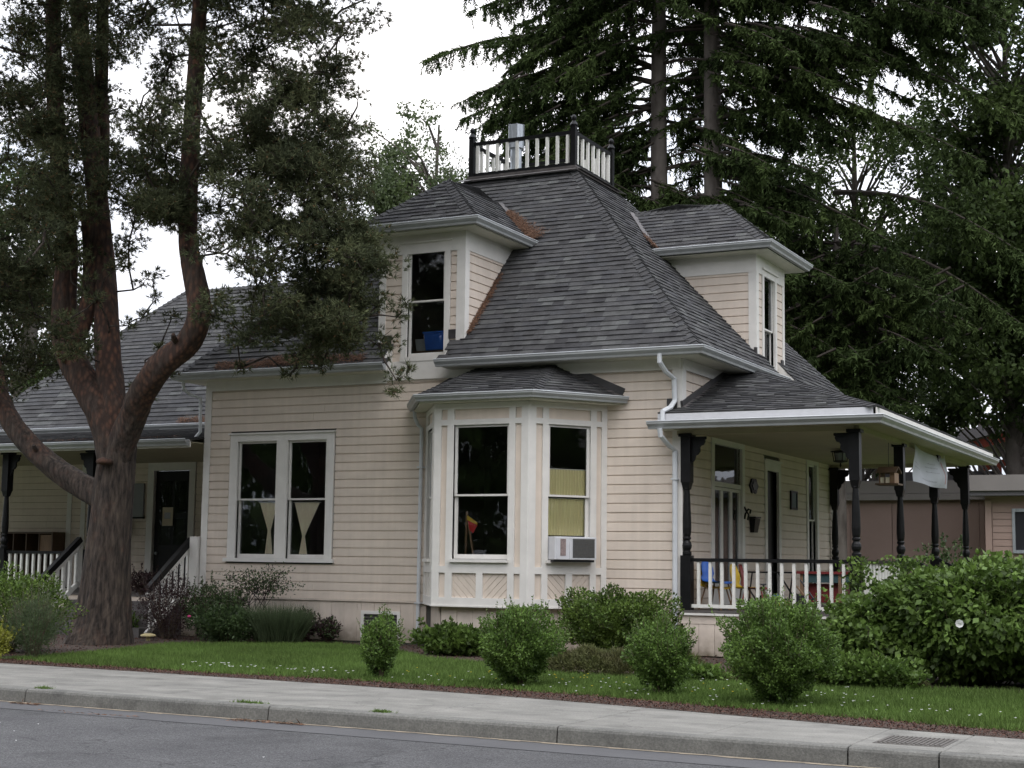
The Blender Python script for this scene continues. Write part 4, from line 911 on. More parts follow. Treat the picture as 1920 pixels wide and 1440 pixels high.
for a, b in zip(SX, SX[1:]):
    a += .004; b -= .004; j = rnd(-.0015, .0015); mb = MB()
    k0, k1 = .158, .158
    p = [(a, ky(a)+k0), (b, ky(b)+k1), (b, iy(b)+.25), (a, iy(a)+.25)]
    mb.hexa([(x, y, -.08) for x, y in p]+[(x, y, .003+j) for x, y in p]); mb.build('paving_slab', M['concrete'], walkp, bevel=.006)
sheet('joint_soil', [(-60, ky(-60)+.02), (60, ky(60)+.02), (60, iy(60)+.3), (-60, iy(-60)+.3)], -.05, M['soil'])
# drain grate
gr = thing('drain_grate', (5.85, -10.1, .004), 'rusty slotted storm drain grate set into the sidewalk by the kerb', 'drain grate')
mb = MB(); mb.box(5.56, 6.14, -10.42, -9.78, -.02, .0065); fr = mb.build('grate_frame', M['iron'], gr)
for i in range(14):
    mb = MB(); mb.box(5.59+i*.0385, 5.59+i*.0385+.02, -10.38, -9.82, .007, .013); mb.build('grate_bar', M['kerb'] if False else M['iron'], gr)
# mulch, beds
def inpoly(P, poly):
    x, y = P[:, 0], P[:, 1]; c = np.zeros(len(P), bool); n = len(poly)
    for i in range(n):
        x1, y1_ = poly[i]; x2, y2 = poly[(i+1) % n]
        c ^= ((y1_ > y) != (y2 > y)) & (x < (x2-x1)*(y-y1_)/((y2-y1_) or 1e-9)+x1)
    return c
def sample(poly, n, dens=None):
    A = np.array(poly); lo, hi = A.min(0), A.max(0); out = []
    while sum(map(len, out)) < n:
        P = lo+(hi-lo)*RNG.random((n*2, 2)); P = P[inpoly(P, poly)]
        out.append(P)
        if len(P) == 0: break
    return np.concatenate(out)[:n]
MUL = [(-40, -6.6), (-14, -6.8), (-7.4, -7.0), (-6.15, -7.25), (-3.4, -7.42), (-1.8, -7.35), (.18, -7.50), (1.61, -7.60), (3.3, -8.05), (5.43, -8.56), (6.6, -8.85), (12, -9.3), (40, -10)]
mul = [(x, iy(x)-.05) for x, _ in INN if -15 < x < 15]+[p for p in MUL[::-1] if -15 < p[0] < 15]
sheet('mulch_bed', mul, .006, M['soil']) 
def chips(name, poly, n, m, z=0., h=.05, size=.035, wd=.018):
    P = sample(poly, n); Z = z+RNG.random(n)*h*RNG.random(n)
    P3 = np.column_stack([P, Z]); D = unit(np.column_stack([RNG.normal(size=(n, 2)), RNG.normal(size=n)*.35])); Nn = unit(np.array([0, 0, 1.])+RNG.normal(size=(n, 3))*.5)
    return cloud(name, leaves(P3, D, Nn, size*(.5+RNG.random(n)), wd*(.6+RNG.random(n))), 4, m, None)
mbk = tag(chips('bark_mulch', mul, 60000, M['bark_chip'], size=.022, wd=.011, h=.035), kind='stuff')
sheet('flower_bed_soil', [(3.2, -4.7), (9, -4.4), (9, 0), (3.0, 0)], .003, M['soil'])
bed = [(-8.2, -7.0), (-7.4, -5.2), (-8.1, -2.65), (-5.84, -.93), (-4.2, -1.7), (-2.88, -3.14), (.23, -5.0), (4, -4.9), (4, -.1), (-9.6, -.1), (-13.5, -.6), (-14, -7.0)]
sheet('flower_bed_soil', bed, .003, M['soil'])
chips('bed_litter', bed, 16000, M['bark_chip'], size=.03)
# lawn
LAWN = [p for p in MUL if -7.5 < p[0] < 13]+[(13, -3.6), (7, -4.0), (4.2, -4.6), (.5, -5.05), (-1.2, -3.9), (-2.88, -3.14), (-4.3, -1.75), (-5.84, -.95), (-8.15, -2.65), (-7.5, -5.2)]
n = 170000; P = sample(LAWN, n); H_ = .045+.05*RNG.random(n)
edge = np.abs(P[:, 1]-np.interp(P[:, 0], [p[0] for p in MUL], [p[1] for p in MUL])); P[:, 1] += -.12*RNG.random(n)*(edge < .25)
P3 = np.column_stack([P, np.zeros(n)]); D = unit(np.column_stack([RNG.normal(size=(n, 2))*.45, np.ones(n)]))
gv = 0.5+.5*np.sin(P[:, 0]*1.3+np.sin(P[:, 1]*2.1)*1.4)*np.cos(P[:, 1]*1.7)
cloud('lawn_grass', blades(P3, D, H_, .010+.008*RNG.random(n)), 3, M['grass'], None, rnd_attr=np.clip(RNG.random(n)*.7+gv*.3, 0, 1))
# small weeds in the kerb line
def tuft(name, c, n, r, h, m):
    P3 = np.column_stack([c[0]+RNG.normal(size=n)*r, c[1]+RNG.normal(size=n)*.02, np.full(n, c[2])]); D = unit(np.column_stack([RNG.normal(size=(n, 2))*.8, np.ones(n)]))
    return cloud(name, blades(P3, D, h*(.5+RNG.random(n)), .012), 3, m, None)
for x_, r_ in ((-.75, .09), (.85, .06), (-3.6, .05)): tuft('kerb_weeds', (x_, ky(x_)+.155, 0), 160, r_, .035, M['grass'])
def dots(name, poly, n, m, z0, z1, s):
    P = sample(poly, n); c = np.column_stack([P, z0+(z1-z0)*RNG.random(n)])
    V = []
    for k in range(5):
        a = 2*math.pi*k/5+RNG.random(n)*.6; D = np.column_stack([np.cos(a), np.sin(a), .55*np.ones(n)]); D = unit(D)
        V.append(leaves(c, D, np.tile([0, 0, 1.], (n, 1)), np.full(n, s), np.full(n, s*.8)))
    return cloud(name, np.concatenate(V), 4, m, None)
dots('clover_flowers', [(-4.3, -7.35), (-1.5, -7.25), (-1.5, -6.75), (-4.3, -6.6)], 46, M['white'], .06, .09, .022)
dots('clover_flowers', [(-1, -7.3), (5.5, -8.6), (6.6, -8.2), (4, -5.2), (.3, -5.5), (-1, -6.4)], 120, M['white'], .05, .08, .018)
dots('yellow_weed_flowers', [(-2.4, -5.5), (4, -5.4), (4, -7.2), (-1, -6.9)], 40, M['yelflower'], .05, .08, .017)
dots('fallen_petals', [(-6, -11.3), (7, -13), (7, -15), (-4, -14)], 14, M['white'], -.145, -.14, .012)

# ================================================================ TREES
def limb(mb, pts, rad, n=18, m=0, rough=.05, sub=5):
    P = np.array(pts, float); R_ = np.array(rad, float); k = len(P); tt = np.linspace(0, k-1, (k-1)*sub+1)
    def cr(A, t):
        i = np.minimum(t.astype(int), k-2); f = (t-i)[:, None]; g = lambda j: A[np.clip(j, 0, k-1)]
        p0, p1, p2, p3 = g(i-1), g(i), g(i+1), g(i+2)
        return .5*((2*p1)+(-p0+p2)*f+(2*p0-5*p1+4*p2-p3)*f**2+(-p0+3*p1-3*p2+p3)*f**3)
    Q = cr(P, tt); rr = np.interp(tt, np.arange(k), R_)
    a0 = len(mb.v); mb.tube([tuple(q) for q in Q], list(rr), n, m)
    ph = RNG.random(4)*6; L_ = len(Q)
    for i in range(L_):
        c = Vector(Q[i])
        for j in range(n):
            v = Vector(mb.v[a0+i*n+j]); a = 2*math.pi*j/n
            f = 1+rough*(math.sin(a*3+ph[0]+i*.35)+.6*math.sin(a*7+ph[1]+i*.15)+.5*math.sin(a*5+ph[2]-i*.6))+rnd(-.6, .6)*rough
            mb.v[a0+i*n+j] = tuple(c+(v-c)*f)
    return Q
def sprays(C, D, n_each, nl, l, wd, spread):
    """tufts: at each centre C with direction D, nl blades radiating forward"""
    P = np.repeat(C, nl, axis=0); DD = unit(np.repeat(D, nl, axis=0)+RNG.normal(size=(len(P), 3))*spread); n = len(P)
    P = P+DD*(RNG.random((n, 1))*.02)
    return blades(P, DD, l*(.6+.7*RNG.random(n)), wd*(.7+.6*RNG.random(n)))
# ---- big pine
pine = thing('pine_tree', (-9.15, -3.2, 0), 'large old pine with one thick trunk forking into several curving reddish limbs', 'tree')
mb = MB(); YP = -3.2
limb(mb, [(-9.22, YP, -.15), (-9.18, YP, .10), (-9.14, YP, .45), (-9.11, YP, .9), (-9.08, YP, 1.5), (-9.05, YP, 2.2), (-9.02, YP+.03, 2.9), (-8.99, YP+.06, 3.35), (-9.0, YP+.12, 3.6)], [.64, .55, .475, .42, .375, .345, .325, .29, .12], 72, 0, .012, sub=9)
NT = 72; fur = RNG.random(NT); fur = (fur+.5*np.roll(fur, 1))/1.5
for i in range(len(mb.v)//NT):
    fur = np.clip(.86*fur+.14*np.roll(fur, int(rnd(-1.5, 1.5)))+RNG.normal(size=NT)*.05, 0, 1); ctr = Vector([sum(mb.v[i*NT+j][k] for j in range(NT))/NT for k in range(3)])
    fl_ = max(0., 1-i/14)
    for j in range(NT):
        a = 2*math.pi*j/NT; v = Vector(mb.v[i*NT+j]); f = 1+(fur[j]-.5)*.085+fl_*fl_*.16*max(0, math.sin(a*4+1.1))*(.6+.4*math.sin(a*2)); mb.v[i*NT+j] = (ctr.x+(v.x-ctr.x)*f, ctr.y+(v.y-ctr.y)*f, v.z)
mb.build('trunk', M['barkmix'], pine, smooth=False)
stems = {
 'l1': ([(-9.2, YP, 2.42), (-9.62, YP, 2.62), (-10.4, YP-.05, 3.02), (-10.92, YP-.1, 3.42), (-11.46, YP-.1, 3.95), (-11.82, YP, 4.45), (-12.07, YP, 5.3), (-12.22, YP, 6.5), (-12.3, YP, 8.5)], [.22, .22, .195, .185, .175, .165, .15, .13, .10]),
 'l2': ([(-9.03, YP, 2.5), (-9.08, YP, 3.15), (-9.32, YP, 3.82), (-9.85, YP, 4.55), (-10.26, YP, 5.25), (-10.33, YP, 6.0), (-10.32, YP, 6.9), (-10.58, YP, 8.2), (-10.79, YP, 9.8), (-10.94, YP, 11.5), (-11.1, YP, 13.8)], [.20, .27, .27, .25, .235, .21, .18, .16, .145, .13, .10]),
 'l2a': ([(-10.18, YP, 5.1), (-9.98, YP+.1, 5.5), (-9.93, YP+.2, 6.1), (-10.1, YP+.3, 7.0), (-10.2, YP+.3, 7.6)], [.17, .15, .135, .12, .11]),
 'l2b': ([(-9.03, YP, 2.6), (-9.07, YP+.05, 3.3), (-9.22, -3.1, 4.0), (-9.42, -3.0, 4.65), (-9.60, -2.9, 5.6), (-9.87, -2.8, 6.77), (-10.08, -2.8, 8.05), (-10.38, -2.8, 9.56), (-10.6, -2.8, 10.8), (-10.78, -2.8, 12.2), (-11, -2.8, 14)], [.18, .24, .24, .225, .21, .20, .185, .17, .155, .14, .10]),
 'l2c': ([(-10.08, -2.7, 8.0), (-10.25, -2.5, 9.0), (-10.35, -2.5, 10), (-10.38, -2.5, 11.1), (-10.41, -2.5, 12.3), (-10.4, -2.5, 14)], [.13, .125, .12, .11, .10, .07]),
 'l3': ([(-9.0, YP, 2.4), (-8.93, YP, 3.15), (-8.62, -3.3, 3.72), (-8.32, -3.45, 4.12), (-7.80, -3.6, 4.57), (-7.26, -3.6, 4.95), (-7.03, -3.6, 5.48), (-7.18, -3.6, 6.14), (-7.33, -3.6, 6.77), (-7.33, -3.6, 8.04), (-7.29, -3.6, 9.68), (-7.25, -3.6, 11.35), (-7.2, -3.6, 13.5)], [.18, .245, .235, .225, .22, .205, .19, .18, .155, .145, .135, .12, .08]),
}
SP = []
for k, (p, r) in stems.items():
    mb = MB(); Q = limb(mb, p, r, 28, 0, .05, sub=7); SP.append(Q); mb.build('limb', M['barkmix'], pine, smooth=True)
for (x, y, z, dx, dz_) in ((-10.0, -3.45, 4.8, -.05, .12), (-7.35, -3.8, 4.95, .1, .1), (-9.75, -3.05, 5.9, .16, .05), (-7.25, -3.75, 6.4, .14, .12), (-10.5, -3.35, 7.6, -.15, .1), (-10.6, -3.35, 3.2, .02, .16), (-7.4, -3.7, 7.6, -.14, .1)):
    mb = MB(); limb(mb, [(x, y+.05, z), (x+dx*.6, y-.10, z+dz_*.6), (x+dx, y-.16, z+dz_)], [.055, .042, .03], 8, 0, .1); mb.build('branch_stub', M['barkmix'], pine)
mb = MB(); mb.lathe((-8.93, YP-.36, 2.98), [(.02, 0), (.12, .02), (.15, .06), (.12, .10), (.05, .13)], 12); mb.build('branch_scar', M['barkred'], pine, smooth=True)
SPa = np.concatenate(SP)
polyA = [(-13.6, 12.9), (-8.2, 12.4), (-8.45, 10.54), (-8.55, 9.4), (-8.15, 8.77), (-8.1, 7.93), (-8.05, 7.35), (-8.84, 7.12), (-8.95, 6.4), (-9.3, 6.2), (-9.5, 6.5), (-10.64, 6.9), (-11.1, 6.6), (-12.7, 6.2)]
polyA2 = [(-12.9, 6.92), (-11.3, 6.7), (-10.85, 5.6), (-10.75, 4.75), (-11.1, 4.5), (-12.7, 4.5)]
polyB = [(-8.3, 8.7), (-7.0, 9.0), (-6.6, 6.9), (-7.3, 7.05), (-8.2, 7.25)]
polyC = [(-7.2, 12.4), (-5.2, 12.2), (-5.05, 9.98), (-5.0, 9.17), (-4.85, 8.43), (-4.6, 7.86), (-4.35, 6.91), (-3.95, 6.04), (-3.85, 5.6), (-4.05, 5.0), (-3.8, 4.55), (-4.1, 4.35), (-4.6, 4.75), (-5.0, 5.0), (-5.73, 4.85), (-6.3, 4.95), (-6.55, 5.3), (-6.35, 5.8), (-6.65, 6.45), (-6.2, 6.95), (-6.5, 8.07), (-6.8, 9.02), (-7.1, 10.0)]
polyD = [(-9.2, 6.5), (-8.85, 6.5), (-8.75, 5.3), (-8.85, 4.3), (-9.05, 4.3)]
cl_ = []
for poly, n, r0, r1 in ((polyA, 200, .24, .46), (polyA2, 52, .28, .46), (polyB, 22, .22, .36), (polyC, 235, .24, .42), (polyD, 12, .12, .2)):
    P = sample(poly, n); 
    for x, z in P: cl_.append((x, YP+RNG.normal()*(.95 if x < -5.2 else .45), z, rnd(r0, r1)))
for x, z, r in ((-3.45, 5.45, .12), (-3.6, 5.3, .18), (-3.4, 4.42, .12), (-3.6, 4.3, .2), (-3.62, 4.1, .15), (-4.7, 10.1, .2), (-4.55, 9.6, .2), (-4.45, 8.9, .2), (-5.0, 4.55, .22), (-5.6, 4.45, .15), (-6.6, 4.6, .15), (-4.3, 7.3, .15), (-4.15, 6.6, .15), (-8.3, 5.0, .1), (-8.55, 4.2, .13), (-8.7, 5.6, .15), (-8.5, 6.3, .18), (-8.45, 5.9, .13)):
    cl_.append((x, YP+.2, z, r))
CL = np.array(cl_)
for _ in range(620):  # unseen crown above the frame, enlarged to shade the left facade
    x, y, z = rnd(-14.5, -2.6), rnd(-9.5, 2.0), rnd(12.9, 17.5)
    if (x+8.6)**2/38+(y+3.8)**2/34 < 1.0: cl_.append((x, y, z, rnd(.6, 1.0)))
for _ in range(46): cl_.append((rnd(-10.9, -9.4), rnd(-4.5, -3.7), rnd(6.4, 10.6), rnd(.20, .36)))
for _ in range(10): cl_.append((rnd(-9.75, -9.2), rnd(-4.2, -3.6), rnd(4.6, 6.6), rnd(.14, .26)))
for _ in range(16): cl_.append((rnd(-7.7, -6.9), rnd(-4.5, -4.0), rnd(6.9, 9.0), rnd(.2, .34)))
for _ in range(26): cl_.append((rnd(-5.6, -4.0), rnd(-3.5, -2.9), rnd(4.6, 6.2), rnd(.20, .34)))
for _ in range(34): cl_.append((rnd(-6.5, -4.6), rnd(-4.2, -2.6), rnd(6.3, 8.6), rnd(.24, .40)))
CL = np.array(cl_)
gaps = [(-7.72, 10.2, .55), (-8.2, 9.6, .35), (-11.3, 9.9, .25), (-11.6, 8.2, .25)]
for gx, gz_, gr_ in gaps: CL = CL[((CL[:, 0]-gx)**2+(CL[:, 2]-gz_)**2) > (gr_+CL[:, 3]*.6)**2]
br = MB(); TC, TD_, TI = [], [], []
_dst = [np.min(np.linalg.norm(SPa-c[:3], axis=1)) for c in CL]; CL = CL[np.argsort(_dst)]; NODES = SPa.copy()
for x, y, z, r in CL:
    c = np.array([x, y, z]); d = np.linalg.norm((NODES-c)*np.array([1, 1, 1.25])+np.array([0, 0, .25]), axis=1); s = NODES[np.argmin(d)]
    if np.linalg.norm(c-s) > .25:
        m1 = s+(c-s)*.5+RNG.normal(size=3)*.12*np.linalg.norm(c-s)+np.array([0, 0, .05]); q = [tuple(s), tuple(m1), tuple(c+np.array([0, 0, -.05]))]
        rr = .012+.011*np.linalg.norm(c-s); br.tube(q, [rr, rr*.8, .010], 5); NODES = np.vstack([NODES, m1, c])
    nt = (int(32+170*r) if r > .22 else int(8+90*r)) if z < 12.8 else int(60*r); o = rdir(nt)*(RNG.random((nt, 1))**.5)*r*np.array([1.15, 1.15, .75])
    for k in range(4):
        e = c+o[RNG.integers(nt)]*.9; br.tube([tuple(c+np.array([0, 0, -.04])), tuple((c+e)/2+np.array([0, 0, .02])), tuple(e)], [.008, .006, .004], 4, cap=False)
    TC.append(c+o); TD_.append(unit(o+np.array([0, 0, .35*r])+RNG.normal(size=(nt, 3))*r*.4)); TI.append(RNG.random(nt) < (.16 if x > -8 else .26))
br.build('twigs', M['bark'], pine)['kind'] = 'stuff'
C = np.concatenate(TC); D = np.concatenate(TD_); I = np.concatenate(TI)
hi = C[:, 2] > 12.75
V = np.concatenate([sprays(C[~hi], D[~hi], None, 10, .094, .0155, .58), sprays(C[hi], D[hi], None, 5, .22, .07, .9)]); I = I & ~hi; mi = np.zeros(len(V), int)
V2 = sprays(C[I], D[I], None, 5, .035, .022, .5); mi2 = np.ones(len(V2), int)
cloud('crown', np.concatenate([V, V2]), 3, [M['needle'], M['cone']], pine, mi=np.concatenate([mi, mi2]))
print('pine', len(V), len(V2))

# ---- firs
def fir_branch(B, TW, p0, tip, rise=.5, sagv=.6, side=1.0, hang=.9, dens=1.):
    p0, tip = np.array(p0, float), np.array(tip, float); L_ = np.linalg.norm(tip-p0); t = np.linspace(0, 1, max(6, int(L_/.5)))
    ax = p0+(tip-p0)*t[:, None]; ax[:, 2] += rise*np.sin(np.pi*t)*L_*.12-0*t
    TW.tube([tuple(q) for q in ax], list(np.interp(t, [0, 1], [.02+.011*L_, .008])), 5, cap=False)
    n = int(L_/.10*dens); s = .12+.88*RNG.random(n)**.85; idx = s*(len(t)-1); i0 = np.minimum(idx.astype(int), len(t)-2); P = ax[i0]+(ax[i0+1]-ax[i0])*(idx-i0)[:, None]
    T_ = unit(ax[i0+1]-ax[i0]); S = unit(np.cross(T_, np.array([0, 0, 1.])))*np.where(RNG.random(n) < .5, 1, -1)[:, None]
    Ls = side*(.35+.75*(1-s))*(.6+.6*RNG.random(n))*min(1.3, .5+L_*.16)
    D = unit(S*1.0+T_*.75+np.column_stack([np.zeros(n), np.zeros(n), -.25-.3*RNG.random(n)]))
    hg = RNG.random(n) < .34
    D[hg] = unit(np.array([0, 0, -1.])+RNG.normal(size=(hg.sum(), 3))*.22); Ls[hg] = hang*(.35+.75*RNG.random(hg.sum()))*np.minimum(1, .4+L_*.13)
    m = np.maximum(4, (Ls/.058).astype(int)); R_ = np.repeat(np.arange(n), m); k = np.concatenate([np.arange(q) for q in m])/np.repeat(m, m)
    Q = P[R_]+D[R_]*(Ls[R_]*k)[:, None]; Q[:, 2] -= (k**2)*Ls[R_]*.22*(~hg[R_])
    nb = len(Q); sd = unit(np.cross(D[R_], RNG.normal(size=(nb, 3))))
    for _ in range(2):
        DD = unit(D[R_]*.8+sd*.75*(1 if _ else -1)+np.column_stack([np.zeros(nb), np.zeros(nb), -.2*np.ones(nb)])+RNG.normal(size=(nb, 3))*.2)
        B.append(blades(Q, DD, (.17+.07*RNG.random(nb))*(1.05-.5*k), .044+.022*RNG.random(nb)))
def fir_fill(poly, n, y, sy, sgn=0):
    out = []
    for x, z in sample(poly, n):
        s = sgn or random.choice((-1, 1)); yy = y+RNG.normal()*sy; L_ = rnd(.9, 1.9)
        out.append(((x-s*L_*.4, yy+rnd(-.3, .5), z+.25*L_), (x+s*L_*.5, yy+rnd(-.7, .2), z-.25*L_), .3, .6, .8, rnd(.7, 1.3), 1.9))
    return out
def fir_tree(name, base, h, r0, label, branches, auto, seed, fm='fir'):
    t = thing(name, (base[0], base[1], 0), label, 'tree', 'tall firs behind the house')
    mb = MB(); limb(mb, [(base[0], base[1], -.2), (base[0]+.05, base[1], h*.3), (base[0], base[1], h*.6), (base[0]+.05, base[1], h)], [r0*1.35, r0*1.02, r0*.8, .05], 18, 0, .04); mb.build('trunk', M['firbark'], t, smooth=True)
    B = []; TW = MB()
    for b in branches: fir_branch(B, TW, *b[:2], **(b[2] if len(b) > 2 else {}))
    for b in auto: fir_branch(B, TW, *b)
    TW.build('branches', M['branch'], t)['kind'] = 'stuff'
    V = np.concatenate(B); print(name, len(V)); cloud('crown', V, 3, M[fm], t)
    return t
def auto_branches(x, y, z0, z1, dz, per, lf, azr=(0, 360), avoid=None):
    out = []; z = z0
    while z < z1:
        for k in range(per):
            az = math.radians(rnd(*azr)); L_ = lf(z)*rnd(.7, 1.15); zz = z+rnd(-.2, .2)
            if avoid and avoid(az, zz): continue
            out.append(((x, y, zz), (x+math.cos(az)*L_, y+math.sin(az)*L_, zz-L_*rnd(.08, .38)), rnd(.3, .9)))
        z += dz
    return out
fy = 16.
frontside = lambda az, z: -2.5 < ((az+math.pi) % (2*math.pi)-math.pi) < -.65 and 10.6 < z < 17.2
firA = fir_tree('fir_tree', (-6.63, fy), 27, .26, 'tall fir with bare grey trunk rising straight behind the widow\'s walk railing', [
    ((-6.63, fy, 15.4), (-14.1, fy-.6, 16.5), dict(rise=1.0, hang=.75, side=1.15, dens=1.6)), ((-6.63, fy, 15.0), (-13.3, fy, 15.2), dict(rise=.9, hang=.6, dens=1.4)), ((-6.63, fy, 14.2), (-12.3, fy-.5, 14.2), dict(rise=.8, dens=1.5)),
    ((-6.63, fy, 13.6), (-11.6, fy+.6, 13.2), dict(rise=.5, dens=1.4)), ((-6.63, fy, 12.8), (-10.8, fy-.8, 12.4), dict(dens=1.4)), ((-6.63, fy, 17.2), (-12.3, fy, 18.2), dict(rise=.6, dens=1.4)), ((-6.63, fy, 17.8), (-11.8, fy+.8, 17.6), dict(dens=1.4)),
    ((-6.63, fy, 16.8), (-10.6, fy-.8, 16.9), dict(dens=1.5)), ((-6.63, fy, 18.6), (-12.6, fy, 19.4), dict(dens=1.3)), ((-6.63, fy, 19.5), (-11, fy, 19.5)), ((-6.63, fy, 12.0), (-9.6, fy-1.2, 11.6), dict(dens=1.6)), ((-6.63, fy, 15.9), (-11.0, fy-1.4, 16.4), dict(dens=1.5))],
    auto_branches(-6.63, fy, 9.5, 21, .62, 4, lambda z: 3.4, avoid=frontside)+fir_fill([(-11.5, 16.2), (-10.5, 15.4), (-12.2, 14.9), (-10.8, 14.4), (-11.2, 13.2), (-9.5, 12.2), (-7.2, 12.0), (-7.2, 17.5), (-9.5, 17.2)], 120, fy-.4, .8, -1)+fir_fill([(-9.5, 13), (-7.2, 13), (-6.9, 10.8), (-8.8, 10.8)], 26, fy+1, .5)+fir_fill([(-12.6, 19.5), (-11.8, 17.6), (-10, 16.6), (-7.0, 16.6), (-6.2, 17.6), (-6.2, 20)], 46, fy-.8, .8, -1), 1)
firB = fir_tree('fir_tree', (-5.05, fy), 27, .27, 'tall fir with pale trunk, its boughs spreading to the right above the side dormer', [
    ((-5.05, fy, 17.6), (2.9, fy-.5, 15.7), dict(rise=1.2, hang=1.2, dens=1.8)), ((-5.05, fy, 17.0), (1.0, fy-1, 15.0), dict(rise=1.2, hang=1.3, dens=1.8)), ((-5.05, fy, 15.2), (3.1, fy, 12.9), dict(rise=1.0, hang=1.0, dens=1.5)), ((-5.05, fy, 13.8), (2.3, fy-.8, 11.6), dict(rise=.9, hang=1.1, dens=1.6)),
    ((-5.05, fy, 16.2), (-.2, fy-1.2, 14.2), dict(dens=1.8)), ((-5.05, fy, 15.4), (-.8, fy-.8, 13.2), dict(dens=1.8)), ((-5.05, fy, 12.2), (.2, fy-.8, 9.6), dict(dens=1.6, hang=1.1)), ((-5.05, fy, 18.8), (1.2, fy, 17.7), dict(dens=1.6)), ((-5.05, fy, 18.4), (-.5, fy-.9, 16.8), dict(dens=1.7)),
    ((-5.05, fy, 12.8), (-1.6, fy-1.3, 11.5), dict(dens=1.8)), ((-5.05, fy, 11.2), (-1.8, fy-1.5, 10.3), dict(dens=1.8)), ((-5.05, fy, 10.4), (-2.2, fy-1.6, 8.9), dict(dens=1.8)), ((-5.05, fy, 13.6), (-2.4, fy-1.0, 12.8), dict(dens=1.8))],
    auto_branches(-5.05, fy, 8.0, 21, .6, 4, lambda z: 3.2, avoid=frontside)+fir_fill([(-6.2, 20), (-6.0, 16.6), (-4.6, 15.8), (-4.6, 11.5), (-5.2, 10.5), (-3.2, 8.6), (-2.9, 11), (-2.2, 13.6), (1.6, 15.0), (2.4, 15.6), (.6, 17), (-.8, 19.5)], 210, fy-.8, .8, 1)+fir_fill([(-3, 18.8), (1.6, 18.2), (2.6, 15.6), (.8, 14.4), (-.9, 13.0), (-2.4, 12.4), (-3, 14)], 80, fy-.4, .9, 1)+fir_fill([(-8.2, 11.8), (-5.6, 11.8), (-5.4, 10.6), (-7.6, 10.4)], 16, fy-.6, .6), 2)
fx, fz = -1.9, 17.0
firC = fir_tree('fir_tree', (fx, fz), 11, .18, 'dark drooping fir filling the space right of the side dormer', [
    ((fx, fz, 11.6), (3.4, fz-1, 9.1), dict(rise=.8, hang=1.3, dens=1.9)), ((fx, fz, 10.2), (3.2, fz-1, 7.4), dict(rise=.8, hang=1.1, dens=1.9)), ((fx, fz, 9.2), (1.2, fz-1.4, 6.9), dict(hang=1.1, dens=1.9)), ((fx, fz, 8.4), (.0, fz-1.2, 6.4), dict(hang=.9, dens=1.9)),
    ((fx, fz, 7.6), (-.9, fz-1.6, 5.9), dict(hang=.8, dens=1.9)), ((fx, fz, 8.9), (-3.6, fz-1.4, 7.6), dict(hang=1., dens=1.9)), ((fx, fz, 10.6), (-3.9, fz-1.2, 9.2), dict(dens=1.8))],
    auto_branches(fx, fz, 6.4, 10.2, .45, 4, lambda z: 2.9)+fir_fill([(-4.0, 9.5), (-3.6, 7.6), (-1.6, 5.9), (-.7, 5.7), (.1, 6.8), (1.3, 7.0), (1.6, 8.2), (-.6, 9.2), (-2.6, 10.4)], 105, fz-.9, .7), 3)

# ---- broadleaf trees
def leafy_tree(name, base, h, r0, label, blobs, m, size, group=None, per=260, cat='tree', lean=0, bark='firbark', limbs=True, gap=0.):
    """blobs: (x, y, z, r)"""
    t = thing(name, (base[0], base[1], 0), label, cat, group)
    mb = MB(); limb(mb, [(base[0], base[1], -.2), (base[0]+lean*.3, base[1], h*.35), (base[0]+lean*.7, base[1], h*.7), (base[0]+lean, base[1], h)], [r0*1.3, r0, r0*.7, .03], 12, 0, .04); mb.build('trunk', M[bark], t, smooth=True)
    tw = MB(); V, A_ = [], []
    for x, y, z, r in blobs:
        z0_ = max(.3, z-abs(x-base[0])*.9-.8); s = (base[0]+lean*min(1, z0_/h), base[1], z0_)
        if limbs: tw.tube([s, ((s[0]+x)/2, (s[1]+y)/2, (z0_+z)/2+.25), (x, y, z)], [.06, .035, .012], 5, cap=False)
        n = int(per*(r/.8)**2); o = rdir(n)*(RNG.random((n, 1))**.42)*r*np.array([1, 1, .85]); c = np.array([x, y, z])
        # leaves gather on short twigs
        g = RNG.integers(0, max(3, n//9), n); off = rdir(max(3, n//9))*(RNG.random((max(3, n//9), 1))**.42)*r*np.array([1.1, 1.1, .9])
        o = off[g]+rdir(n)*.13*(.4+RNG.random((n, 1)))
        D = unit(o*.4+rdir(n)+np.array([0, 0, -.35])); V.append(leaves(c+o, D, rdir(n), size*(.6+.7*RNG.random(n)), size*.62*(.7+.5*RNG.random(n))))
    if limbs: tw.build('branches', M[bark], t)['kind'] = 'stuff'
    cloud('crown', np.concatenate(V), 4, M[m], t); return t
def fill(poly, n, y, sy, r0, r1): return [(x, y+RNG.normal()*sy, z, rnd(r0, r1)) for x, z in sample(poly, n)]
leafy_tree('broadleaf_tree', (2.15, 20.5), 17, .24, 'tall broadleaf tree with a dark trunk at the right edge of the picture',
    fill([(.2, 11.5), (4.5, 12), (4.5, 6.2), (2.4, 5.6), (.6, 7.5)], 60, 19.6, .8, .5, .95)+fill([(-.6, 18.6), (6, 18.6), (6.5, 6.5), (2.9, 5.5), (1.2, 6.3), (.4, 8), (-.6, 9.4), (-.3, 11.5), (.6, 12.4), (-.5, 13.4)], 150, 20.5, 1.3, .55, 1.1)+fill([(-.9, 5.3), (.4, 6.6), (1.9, 6.6), (1.4, 5.4)], 14, 20.5, .5, .3, .6), 'leaf', .175, per=430)
leafy_tree('broadleaf_tree', (-3.2, 24.5), 16, .2, 'lighter green broadleaf tree seen through the drooping fir boughs', fill([(-5.6, 16.5), (-.9, 16), (-.6, 6), (-6.4, 6)], 85, 24.5, 1.2, .6, 1.1), 'leaf', .14, per=560, bark='branch')
